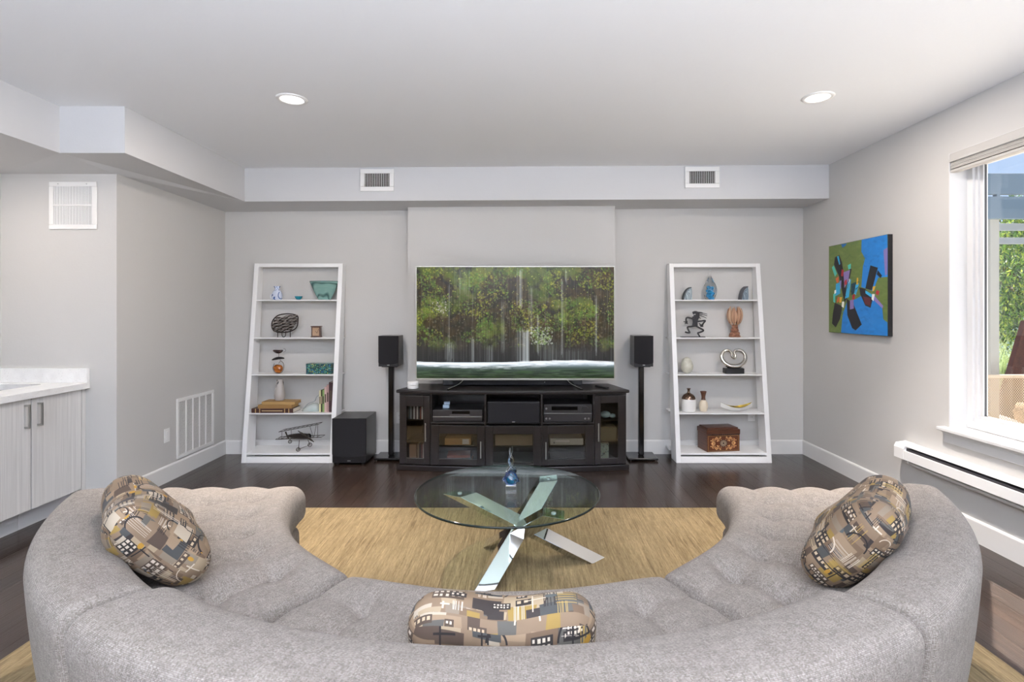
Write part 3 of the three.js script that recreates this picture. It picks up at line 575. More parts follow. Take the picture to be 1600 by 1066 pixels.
// ------------------------------------------------------------ television, console, speakers, shelves
{ // bow-fronted console: x across, 0 is its middle; f(x) is how far the front falls back from the middle
  const CXm = -0.08, D0 = 4.84, t = thing('media_console', 'dark espresso media console with glass doors below the television', 'tv stand', [CXm, 0, -D0]);
  const fall = (x) => 0.085 * (x / 1.06) ** 2;
  const bow = (g) => { const p = g.attributes.position; for (let i = 0; i < p.count; i++) p.setZ(i, p.getZ(i) - fall(p.getX(i))); return g; };
  const B = (x0, x1, y0, y1, in0, in1, r = 0.003) => bow(span(x0, x1, y0, y1, -in1, -in0, r));   // in0, in1: behind the front line
  const plan = (hw, hb, front, backD) => { const s = []; for (let i = 0; i <= 24; i++) { const x = -hw + 2 * hw * i / 24; s.push([x, fall(x) + front]); } s.push([hb, backD], [-hb, backD]); return s.map(([x, d]) => [x, d]); };
  obj('console_top', flatPlan(plan(1.062, 0.945, 0, 0.515), 0.702, 0.732, 0.008), espressoM, t);
  obj('plinth', flatPlan(plan(1.06, 0.95, 0.0, 0.51), 0, 0.05, 0.006), espressoM, t);
  const back = 0.505, w0 = 1.035;
  for (const s of [-1, 1]) obj('side_panel', bow(extrude([[s * w0, -(0.02)], [s * (w0 - 0.02), -0.02], [s * 0.90, -(back - 0.06)], [s * 0.92, -(back - 0.06)]].map(([x, z]) => [x, -z]), 0.652).rotateX(-Math.PI / 2).translate(0, 0.05, 0)), espressoM, t);
  obj('back_panel', span(-0.92, 0.92, 0.05, 0.702, -back, -back + 0.012, 0.002), espressoM, t);
  for (const x of [-0.742, -0.2465, 0.2615, 0.7345]) obj('divider', B(x - 0.010, x + 0.010, 0.05, 0.702, 0.018, 0.415, 0.002), espressoM, t);
  obj('shelf_board', [B(-0.742, 0.742, 0.424, 0.443, 0.014, 0.41, 0.003)], espressoM, t);
  obj('top_rail', B(-w0, w0, 0.684, 0.703, 0.012, 0.03, 0.002), espressoM, t);
  obj('bottom_board', B(-1.02, 1.02, 0.05, 0.064, 0.03, 0.41, 0.002), espressoM, t);
  for (const [x0, x1] of [[-0.732, -0.2565], [-0.2365, 0.2515], [0.2715, 0.7245]]) obj('glass_shelf', B(x0, x1, 0.222, 0.228, 0.06, 0.40, 0.001), std(0x9fb0a8, 0.05, { transmission: 0.8, thickness: 0 }), t);
  for (const [x0, x1] of [[-1.0, -0.752], [0.745, 1.0]]) for (const y of [0.25, 0.445]) obj('inner_shelf', B(x0 + (x0 < 0 ? 0.03 : 0), x1 - (x0 > 0 ? 0.03 : 0), y, y + 0.012, 0.05, 0.36, 0.002), espressoM, t);
  const door = (x0, x1, y0, y1, fx0, fx1, fy0, fy1, hx, hy0, hy1) => {   // frame, pane, pull
    const d = obj('door', [B(x0, fx0, y0, y1, -0.002, 0.018), B(fx1, x1, y0, y1, -0.002, 0.018), B(fx0, fx1, y0, fy0, -0.002, 0.018), B(fx0, fx1, fy1, y1, -0.002, 0.018)], espressoM, t);
    obj('glass_pane', B(fx0, fx1, fy0, fy1, 0.008, 0.0105, 0), smokeM, d);
    if (hx !== null) obj('handle', [B(hx - 0.0055, hx + 0.0055, hy0, hy1, -0.032, -0.022, 0.003), B(hx - 0.004, hx + 0.004, hy0 + 0.015, hy0 + 0.023, -0.023, 0.0, 0.001), B(hx - 0.004, hx + 0.004, hy1 - 0.023, hy1 - 0.015, -0.023, 0.0, 0.001)], steelM, d);
  };
  door(-1.03, -0.748, 0.062, 0.682, -0.965, -0.805, 0.115, 0.585, -0.785, 0.275, 0.440);
  door(0.741, 1.03, 0.062, 0.682, 0.795, 0.955, 0.115, 0.615, 0.772, 0.275, 0.440);
  door(-0.738, -0.252, 0.062, 0.420, -0.665, -0.318, 0.118, 0.345, -0.285, 0.135, 0.285);
  door(-0.244, 0.259, 0.062, 0.420, -0.175, 0.185, 0.075, 0.345, null);
  door(0.265, 0.732, 0.062, 0.420, 0.318, 0.655, 0.118, 0.345, 0.297, 0.125, 0.280);
  const at = (x, y, inset) => [CXm + x, y, -(D0 + fall(x) + inset)];

  // things in and on the console
  const pl = thing('disc_player', 'black disc player with wide tray in the open left bay', 'disc player', at(-0.50, 0.443, 0.20));
  obj('case', bx(0.45, 0.104, 0.32, 0, 0.056, 0, 0.003), std(0x1b191a, 0.35), pl);
  obj('front_panel', [bx(0.45, 0.058, 0.008, 0, 0.082, 0.163, 0.003), bx(0.45, 0.030, 0.008, 0, 0.030, 0.163, 0.003)], std(0x2a2728, 0.3), pl);
  obj('display', bx(0.16, 0.026, 0.002, 0.03, 0.088, 0.1675, 0.001), std(0x0a0a0c, 0.1), pl);
  obj('tray', bx(0.18, 0.012, 0.004, 0.02, 0.063, 0.168, 0.002), std(0x55504e, 0.35, { metalness: 0.5 }), pl);
  obj('trim_strip', bx(0.45, 0.005, 0.010, 0, 0.049, 0.163, 0.001), steelM, pl);
  for (const x of [-0.2, 0.2]) obj('foot', cyl(0.014, 0.014, 0.006, x, 0, 0.12, 16), blackM, pl);
  const sm = one('small_box', 'small pale blue box on top of the disc player', 'box', [bx(0.06, 0.030, 0.05, 0, 0.0152, 0, 0.004)], std(0xa9bccb, 0.4), at(-0.62, 0.5512, 0.16));
  copyOf(sm, at(-0.615, 0.5825, 0.165), 0.15, 'small pale blue box, upper of the pair above the disc player').scale.set(0.9, 0.8, 0.9);
  const cs = thing('center_speaker', 'wide black centre speaker with cloth front in the middle bay', 'speaker', at(0.008, 0.443, 0.13));
  obj('cabinet', bx(0.47, 0.19, 0.24, 0, 0.096, 0, 0.004), blackM, cs);
  obj('grille_cloth', bx(0.462, 0.182, 0.016, 0, 0.096, 0.126, 0.006), clothM, cs);
  obj('badge', bx(0.026, 0.008, 0.002, 0, 0.014, 0.1352, 0.001), steelM, cs);
  const rc = thing('av_receiver', 'black receiver with volume knob in the open right bay', 'receiver', at(0.498, 0.443, 0.19));
  obj('case', bx(0.435, 0.155, 0.32, 0, 0.084, 0, 0.003), std(0x171617, 0.38), rc);
  obj('front_panel', [bx(0.435, 0.078, 0.010, 0, 0.123, 0.164, 0.003), bx(0.435, 0.072, 0.010, 0, 0.043, 0.164, 0.003)], std(0x242223, 0.33), rc);
  obj('display', bx(0.235, 0.036, 0.002, -0.03, 0.128, 0.170, 0.001), std(0x09090b, 0.08), rc);
  obj('trim_strip', bx(0.435, 0.004, 0.012, 0, 0.0815, 0.164, 0.001), steelM, rc);
  obj('volume_knob', cyl(0.027, 0.025, 0.022, 0, 0, 0, 32).rotateX(Math.PI / 2).translate(0.155, 0.122, 0.169), std(0x3a393a, 0.3, { metalness: 0.7 }), rc);
  for (const [x, y] of [[-0.195, 0.125], [-0.195, 0.035], [-0.165, 0.035], [0.155, 0.035], [0.187, 0.035]]) obj('knob', cyl(0.009, 0.008, 0.010, 0, 0, 0, 20).rotateX(Math.PI / 2).translate(x, y, 0.169), std(0x8a8887, 0.35, { metalness: 0.7 }), rc);
  const vents = []; for (let i = 0; i < 22; i++) vents.push(bx(0.004, 0.002, 0.07, -0.19 + i * 0.0182, 0.1622, 0.02, 0));
  obj('vent_ribs', vents, std(0x3b3a3a, 0.4), rc, { kind: 'stuff' });
  for (const x of [-0.18, 0.18]) obj('foot', cyl(0.016, 0.016, 0.007, x, 0, 0.12, 16), blackM, rc);

  const cases = ['#2d4a55', '#8d9a9c', '#1c1e22', '#c9cbc8', '#3c2a2a', '#d8d6d0', '#20262c', '#7a3b30', '#dfe0dc', '#181a1d', '#56626a', '#b8b4aa', '#23201f', '#8c3d34', '#d0d2d0', '#1b2530'];
  const hues = ['slate blue', 'pale grey-blue', 'black', 'light grey', 'dark maroon', 'off-white', 'navy black', 'brick red', 'near-white', 'charcoal', 'steel blue'], hues2 = ['tan', 'dark plum', 'faded red', 'pale lilac', 'blackish', 'dusty mauve'];
  let x = -0.972; for (let i = 0; i < 11; i++) { // disc cases behind the left side door
    const c = one('disc_case', hues[i] + ' disc case in the upper row behind the left side door', 'disc case', [bx(0.0135, 0.170 + 0.008 * (i % 3), 0.12, 0, 0.0855 + 0.004 * (i % 3), 0, 0.001)], std(cases[i], 0.3), at(x + 0.02, 0.4574, 0.12), 0, 'disc cases on the upper left shelf');
    x += 0.0152;
  }
  ['#8b7a66', '#3a3031', '#6f4a46', '#b9aeb0', '#2f2a2e', '#7d6a70'].forEach((c, i) => one('disc_case', hues2[i] + ' disc case in the lower row behind the left side door', 'disc case', [bx(0.015, 0.165, 0.12, 0, 0.0828, 0, 0.001)], std(c, 0.35), at(-0.868 + i * 0.0168, 0.0643, 0.12), 0, 'disc cases on the lower left shelf'));
  one('cardboard_box', 'plain tan cardboard box behind the left side door', 'box', [bx(0.066, 0.16, 0.14, 0, 0.0802, 0, 0.003)], std(0x8c7058, 0.8), at(-0.918, 0.0645, 0.13));
  const gb = thing('game_box', 'flat orange and white box on the glass shelf, left lower door', 'box', at(-0.50, 0.2285, 0.17));
  obj('carton', bx(0.24, 0.06, 0.2, 0, 0.0302, 0, 0.002), std(0xa9814e, 0.6), gb); obj('printed_label', bx(0.06, 0.045, 0.001, 0.07, 0.03, 0.1006, 0), std(0xcfcac0, 0.5), gb);
  ['#8a5a3c', '#5b6a72', '#7b4334'].forEach((c, i) => one('book', ['lowest', 'middle', 'uppermost'][i] + ' flat book in the short pile behind the left lower door', 'book', [bx(0.25 - i * 0.02, 0.022, 0.18, 0, 0.0112 + i * 0.0224, 0, 0.002)], std(c, 0.6), at(-0.50, 0.0645, 0.16), 0.03 * i, 'books low in the left cabinet'));
  one('storage_box', 'beige storage box behind the middle glass door', 'box', [bx(0.34, 0.10, 0.24, 0, 0.0502, 0, 0.004)], std(0x8d7d67, 0.75), at(0.01, 0.2285, 0.19));
  const cb = thing('silver_player', 'silver disc player on the glass shelf behind the right lower door', 'disc player', at(0.49, 0.2285, 0.17));
  obj('case', bx(0.30, 0.06, 0.24, 0, 0.034, 0, 0.003), std(0xb9b6ae, 0.35, { metalness: 0.5 }), cb); obj('tray', bx(0.13, 0.012, 0.003, -0.04, 0.04, 0.1205, 0.001), std(0xd9d7d0, 0.3), cb); obj('button', cyl(0.006, 0.006, 0.004, 0, 0, 0, 14).rotateX(Math.PI / 2).translate(-0.115, 0.025, 0.12), blackM, cb);
  one('black_player', 'slim black player on the floor of the right lower cabinet', 'disc player', [bx(0.30, 0.05, 0.24, 0, 0.0252, 0, 0.003), bx(0.12, 0.01, 0.004, -0.02, 0.032, 0.121, 0.001)], blackM, at(0.49, 0.0645, 0.17));
  const cr = one('glass_ornament', 'clear lumpy glass ornament on the upper shelf behind the right side door', 'ornament', [new THREE.IcosahedronGeometry(0.05, 2).scale(1, 0.65, 0.8).translate(-0.02, 0.034, 0), new THREE.IcosahedronGeometry(0.032, 1).scale(1, 0.7, 1).translate(0.045, 0.0235, 0.01)], std(0xaac3c6, 0.15), at(0.875, 0.4577, 0.11));
  one('storage_box', 'olive box on the middle shelf behind the right side door', 'box', [bx(0.16, 0.12, 0.18, 0, 0.0602, 0, 0.004)], std(0x5d5a45, 0.75), at(0.87, 0.2625, 0.14));
  const cardTex = picture(128, 256, (c, w, h) => { c.fillStyle = '#a3b0a4'; c.fillRect(0, 0, w, h); seed = 91; for (let k = 0; k < 60; k++) { c.fillStyle = ['#5d7068', '#c7cec2', '#34443f', '#8a8f74'][k % 4]; c.beginPath(); c.ellipse(rr(0, w), rr(0, h), rr(4, 16), rr(3, 12), 0, 0, 7); c.fill(); } });
  const gift = thing('printed_box', 'slim green printed box on the floor behind the right side door', 'box', at(0.838, 0.0645, 0.12));
  obj('carton', bx(0.085, 0.172, 0.1, 0, 0.0862, 0, 0.002), std(0x7d8a80, 0.6), gift); obj('front_print', keepUV(new THREE.PlaneGeometry(0.08, 0.166).translate(0, 0.0862, 0.0505)), std(0xffffff, 0.6, { map: cardTex }), gift);

  const rt = thing('wifi_router', 'small round white router on the left end of the console', 'router', at(-0.925, 0.7325, 0.10));
  obj('lower_shell', lathe([[0.0001, 0.001], [0.046, 0.001], [0.052, 0.004], [0.0525, 0.030], [0.0505, 0.033], [0.0001, 0.033]], 48), whiteM, rt);
  obj('upper_shell', lathe([[0.0001, 0.035], [0.0505, 0.035], [0.0525, 0.038], [0.0525, 0.060], [0.048, 0.065], [0.0001, 0.066]], 48), whiteM, rt);
  const rm = thing('remote_control', 'slim black remote control on the right end of the console', 'remote', at(0.83, 0.7325, 0.16), 0.5);
  obj('body', bx(0.042, 0.016, 0.17, 0, 0.0085, 0, 0.006), blackM, rm);
  for (let i = 0; i < 12; i++) obj('button', bx(0.007, 0.003, 0.007, -0.011 + (i % 3) * 0.011, 0.0172, -0.06 + Math.floor(i / 3) * 0.022, 0.001), std(0x4a494b, 0.5), rm);
}
{ // television: waterfall picture on its screen
  const D = 5.09, x0 = atX(650, D), x1 = atX(960.5, D), y0 = atY(594, D), y1 = atY(416, D), w = x1 - x0, h = y1 - y0;
  const t = thing('television', 'large flat television showing a mossy waterfall, on the console', 'television', [(x0 + x1) / 2, 0.7322, -D]);
  const by = y0 - 0.7322;
  obj('bezel', [bx(w, 0.010, 0.03, 0, by + h - 0.005, 0, 0.002), bx(w, 0.017, 0.03, 0, by + 0.0085, 0, 0.002), bx(0.008, h - 0.027, 0.03, -w / 2 + 0.004, by + h / 2 + 0.0035, 0, 0.002), bx(0.008, h - 0.027, 0.03, w / 2 - 0.004, by + h / 2 + 0.0035, 0, 0.002)], std(0xb3b0a8, 0.32, { metalness: 0.85 }), t);
  obj('back_shell', [bx(w - 0.012, h - 0.012, 0.022, 0, by + h / 2, -0.008, 0.003), bx(w * 0.72, h * 0.5, 0.05, 0, by + h * 0.36, -0.035, 0.02)], blackM, t);
  const water = picture(1280, 720, (c, W, H) => {
    seed = 5;
    c.fillStyle = '#2b2a1e'; c.fillRect(0, 0, W, H);
    const blob = (x, y, r, col, a) => { c.globalAlpha = a; c.fillStyle = col; c.beginPath(); c.ellipse(x, y, r * rr(0.6, 1.5), r * rr(0.5, 1.2), rr(0, 3), 0, 7); c.fill(); };
    for (let k = 0; k < 1800; k++) { const y = rr(-10, H * 0.74), x = rr(-20, W + 20), top = 1 - y / (H * 0.75), n = noise(x / 160, y / 130, 99, 99, 12); blob(x, y, rr(8, 30), n > 0.5 ? ['#4d5a1e', '#616b24', '#41521f', '#5a6432', '#737530'][k % 5] : ['#3a2f20', '#47381f', '#322a22', '#55452a', '#2a2620'][k % 5], 0.22 + 0.25 * top); }
    for (let k = 0; k < 6500; k++) { const x = rr(0, W), y = rr(0, H * 0.72), n = noise(x / 110, y / 90, 99, 99, 17), m = noise(x / 60, y / 60, 99, 99, 19); if (n < 0.44) continue; blob(x, y, rr(2, 7), m > 0.62 ? ['#8f9a2c', '#a89f36', '#7b8c30'][k % 3] : ['#587d2a', '#6f9236', '#476d2a', '#838f32'][k % 4], 0.42); }
    for (let k = 0; k < 900; k++) { const x = rr(0, W), y = rr(H * 0.25, H * 0.72); blob(x, y, rr(2, 8), ['#6a5a50', '#83765f', '#4a3d30', '#8d8a72', '#3a3020'][k % 5], 0.32); }
    for (let k = 0; k < 420; k++) { const x = rr(0, W), y = rr(0, H * 0.5); blob(x, y, rr(1.5, 4), ['#d6d866', '#b7d04c', '#e0cf4a'][k % 3], 0.5); }
    c.globalAlpha = 1;
    let gr = c.createLinearGradient(0, H * 0.62, 0, H * 0.86); gr.addColorStop(0, 'rgba(58,60,66,0)'); gr.addColorStop(0.55, 'rgba(52,50,54,0.62)'); gr.addColorStop(1, 'rgba(46,47,52,0.8)'); c.fillStyle = gr; c.fillRect(0, H * 0.62, W, H * 0.24);
    for (let k = 0; k < 620; k++) { const x = rr(0, W), y = rr(-20, H * 0.66), L = rr(40, 300), a = rr(0.03, 0.16); c.fillStyle = 'rgba(232,238,228,' + a + ')'; c.fillRect(x, y, rr(0.8, 2.4), Math.min(L, H * 0.85 - y)); }
    const fallAt = (x, w, y0, y1, a) => { for (let k = 0; k < w * 0.8; k++) { const q = x + (rnd() + rnd() + rnd() - 1.5) * w * 0.66; c.fillStyle = 'rgba(226,236,240,' + rr(0.05, a) + ')'; c.fillRect(q, y0 + rr(0, 30), rr(1, 3.4), y1 - y0 - rr(0, 24)); } };
    fallAt(668, 34, 0, 250, 0.30); fallAt(300, 90, 0, 160, 0.10); fallAt(690, 70, 390, 620, 0.34); fallAt(706, 26, 400, 624, 0.4); fallAt(360, 16, 440, 615, 0.34); fallAt(212, 14, 100, 560, 0.12); fallAt(220, 60, 480, 610, 0.2); fallAt(470, 40, 500, 615, 0.18); fallAt(942, 12, 60, 560, 0.26); fallAt(968, 16, 10, 100, 0.22); fallAt(1160, 12, 180, 560, 0.26); fallAt(740, 20, 120, 440, 0.2); fallAt(785, 14, 300, 560, 0.24); fallAt(560, 30, 200, 540, 0.08); fallAt(1010, 220, 520, 620, 0.06); fallAt(860, 120, 480, 612, 0.08);
    for (let k = 0; k < 260; k++) blob(rr(740, 880), rr(390, 500), rr(2, 7), ['#86a05a', '#a8ada0', '#5b7040', '#c8ccc4'][k % 4], 0.5);
    for (let k = 0; k < 90; k++) blob(rr(100, 200), rr(220, 300), rr(2, 5), ['#cdbfc0', '#8f7f86', '#e6e0dc'][k % 3], 0.45);
    c.globalAlpha = 1;
    gr = c.createLinearGradient(0, H * 0.84, 0, H); gr.addColorStop(0, '#d9e4ec'); gr.addColorStop(0.22, '#9aa9b4'); gr.addColorStop(0.42, '#46544f'); gr.addColorStop(1, '#27301f'); c.fillStyle = gr; c.fillRect(0, H * 0.855, W, H * 0.15);
    for (let k = 0; k < 700; k++) { const x = rr(-40, W), m = Math.exp(-(((x - 640) / 420) ** 2)), y = H * 0.855 + rr(-6, 26 + 22 * m) * rnd() + 8 * Math.sin(x / 210); c.fillStyle = 'rgba(244,249,255,' + rr(0.05, 0.26) + ')'; c.beginPath(); c.ellipse(x, y, rr(14, 60), rr(2, 7), 0, 0, 7); c.fill(); }
    for (let k = 0; k < 240; k++) { c.fillStyle = ['rgba(70,98,56,0.22)', 'rgba(28,36,30,0.3)', 'rgba(120,140,120,0.14)'][k % 3]; c.beginPath(); c.ellipse(rr(0, W), rr(H * 0.92, H), rr(20, 80), rr(2, 5), 0, 0, 7); c.fill(); }
  });
  water.wrapS = water.wrapT = THREE.ClampToEdgeWrapping;
  const sg = keepUV(new THREE.PlaneGeometry(w - 0.014, h - 0.025).translate(0, by + h / 2 + 0.0035, 0.0075));
  obj('screen', sg, std(0x060606, 0.18, { specularIntensity: 0.35, emissive: new THREE.Color(1, 1, 1), emissiveMap: water, emissiveIntensity: 0.95 }), t);
  for (const s of [-1, 1]) {
    const f = obj('foot', [tube([[s * 0.49, by + 0.005, -0.01], [s * 0.515, by - 0.025, 0.05], [s * 0.565, 0.02, 0.15], [s * 0.61, 0.008, 0.205]], 0.0075, 24, 8), tube([[s * 0.49, by + 0.005, -0.02], [s * 0.51, by - 0.03, -0.05], [s * 0.55, 0.02, -0.12], [s * 0.58, 0.008, -0.16]], 0.0075, 24, 8)], blackGloss, t);
    obj('foot_trim', tube([[s * 0.484, by + 0.008, 0.0], [s * 0.509, by - 0.019, 0.057], [s * 0.559, 0.028, 0.156], [s * 0.606, 0.014, 0.21]], 0.0035, 24, 6), steelM, f);
  }
  const sb = thing('sound_bar', 'long dark glossy bar behind the television feet', 'sound bar', [(atX(693, 5.26) + atX(909, 5.26)) / 2, 0.7325, -5.25]);
  const sw = atX(909, 5.26) - atX(693, 5.26);
  obj('body', bx(sw, 0.062, 0.07, 0, 0.0315, 0, 0.008), std(0x17161a, 0.3), sb); obj('grille', bx(sw * 0.86, 0.046, 0.004, 0, 0.0315, 0.0365, 0.002), std(0x1d1c1f, 0.7), sb); obj('indicator', cyl(0.004, 0.004, 0.002).rotateX(Math.PI / 2).translate(sw * 0.23, 0.031, 0.039), std(0xdad8d4, 0.3), sb);
}
function speakerOnStand(u0, u1, label, side) {
  const d = 5.22, x = (atX(u0, d) + atX(u1, d)) / 2, w = atX(u1, d) - atX(u0, d), top = atY(525, d), bot = atY(573, d), hh = top - bot, dep = 0.22;
  const st = thing('speaker_stand', 'black steel stand under the ' + label, 'speaker stand', [x + side * 0.005, 0, -(d + 0.11)], 0, 'speaker stands');
  obj('base_plate', bx(0.285, 0.022, 0.245, 0, 0.019, 0, 0.008), blackGloss, st);
  for (const [a, b] of [[-1, -1], [1, -1], [-1, 1], [1, 1]]) obj('spike', cyl(0.003, 0.008, 0.009, a * 0.12, 0, b * 0.1, 12), steelM, st);
  obj('pole', bx(0.052, bot - 0.038, 0.06, 0, 0.03 + (bot - 0.038) / 2, 0, 0.012), blackGloss, st);
  obj('top_plate', bx(0.15, 0.008, 0.17, 0, bot - 0.0045, 0, 0.003), blackM, st);
  const s = thing('bookshelf_speaker', label, 'speaker', [x, bot, -(d + dep / 2)], 0, 'speakers on stands');
  obj('cabinet', bx(w, hh, dep - 0.014, 0, hh / 2, -0.007, 0.003), std(0x2a2725, 0.3), s);
  obj('grille_cloth', [extrude([[-w / 2, hh], [w / 2, hh], ...Array.from({ length: 13 }, (_, i) => { const k = 1 - i / 6; return [k * w / 2, 0.040 - 0.020 * Math.sqrt(Math.max(0, 1 - 0.98 * k * k))]; })], 0.014, 0.003).translate(0, 0, dep / 2 - 0.014)], clothM, s);
  obj('lower_baffle', bx(w - 0.002, 0.045, 0.010, 0, 0.0225, dep / 2 - 0.009, 0.002), blackM, s);
  obj('badge', bx(0.022, 0.007, 0.002, 0, 0.014, dep / 2 - 0.0035, 0.001), steelM, s);
}
speakerOnStand(591, 622, 'black bookshelf speaker on a stand left of the television', 1);
speakerOnStand(991.5, 1021, 'black bookshelf speaker on a stand right of the television', -1);
{
  const d = 5.08, x0 = atX(518.6, d), x1 = atX(571.5, d), h = 0.437, w = x1 - x0, dep = 0.365;
  const t = thing('subwoofer', 'black cube subwoofer on the floor beside the left shelf', 'speaker', [(x0 + x1) / 2, 0, -(d + dep / 2)]);
  obj('cabinet', bx(w, h - 0.02, dep - 0.018, 0, 0.02 + (h - 0.02) / 2, -0.009, 0.004), std(0x1c1817, 0.28), t);
  obj('grille_cloth', extrude([[-w / 2, h], [w / 2, h], ...Array.from({ length: 17 }, (_, i) => { const k = 1 - i / 8; return [k * w / 2, 0.105 - 0.035 * Math.sqrt(Math.max(0, 1 - 0.98 * k * k))]; })], 0.018, 0.004).translate(0, 0, dep / 2 - 0.018), clothM, t);
  obj('lower_baffle', bx(w - 0.002, 0.10, 0.012, 0, 0.07, dep / 2 - 0.010, 0.003), std(0x121012, 0.3), t);
  obj('badge', bx(0.03, 0.009, 0.002, 0, 0.04, dep / 2 - 0.003, 0.001), steelM, t);
  for (const [a, b] of [[-1, -1], [1, -1], [-1, 1], [1, 1]]) obj('foot', cyl(0.02, 0.02, 0.02, a * (w / 2 - 0.035), 0, b * (dep / 2 - 0.045), 20), blackM, t);
}

// leaning shelves
const SH = { d0: 5.148, lean: (5.405 - 5.148) / 1.925, H: 1.925, rows: [1.561, 1.188, 0.832, 0.464, 0.092] };
const shelfFront = (y) => SH.d0 + SH.lean * y, SHB = 5.468;
function leaningShelf(xc, w, label, wing) {
  const t = thing('leaning_shelf', label, 'shelf', [xc, 0, -SH.d0], 0, 'white leaning shelves');
  const sw = 0.045, H = SH.H, a = -SH.lean;
  const shear = (g) => { const p = g.attributes.position; for (let i = 0; i < p.count; i++) p.setZ(i, p.getZ(i) + a * p.getY(i)); g.computeVertexNormals(); return g; };
  const stile = (s) => { const g = bx(sw, H, 0.1, s * (w / 2 - sw / 2), H / 2, -0.05, 0.003), p = g.attributes.position; for (let i = 0; i < p.count; i++) if (p.getZ(i) < -0.05) p.setZ(i, p.getZ(i) - 0.075 * (1 - p.getY(i) / H)); return shear(g); };
  for (const s of [-1, 1]) obj('side_panel', stile(s), shelfM, t);
  obj('top_rail', shear(bx(w - 2 * sw, 0.038, 0.06, 0, H - 0.019, -0.03, 0.003)), shelfM, t);
  obj('bottom_rail', shear(bx(w - 2 * sw, 0.056, 0.05, 0, 0.028, -0.025, 0.003)), shelfM, t);
  SH.rows.forEach((y, i) => {
    const f = SH.d0 - shelfFront(y), b = SH.d0 - SHB, th = i === 4 ? 0.018 : 0.012;
    const back = f - 0.102 - 0.07 * (1 - y / H);
    const g = [span(-w / 2 + sw, w / 2 - sw, y - th, y, back, f - 0.002, 0.002)];
    if (back - 0.01 > b) g.push(span(-w / 2 - wing, w / 2 + wing, y - th, y, b, back, 0.002));
    obj('shelf_board', g, shelfM, t);
  });
  return t;
}
const LSX = -2.2285, RSX = 1.929;
leaningShelf(LSX, 0.885, 'white leaning shelf beside the left wall holding books and a model biplane', 0.002);
leaningShelf(RSX, 0.91, 'white leaning shelf right of the television holding vases and an inlaid box', 0.014);

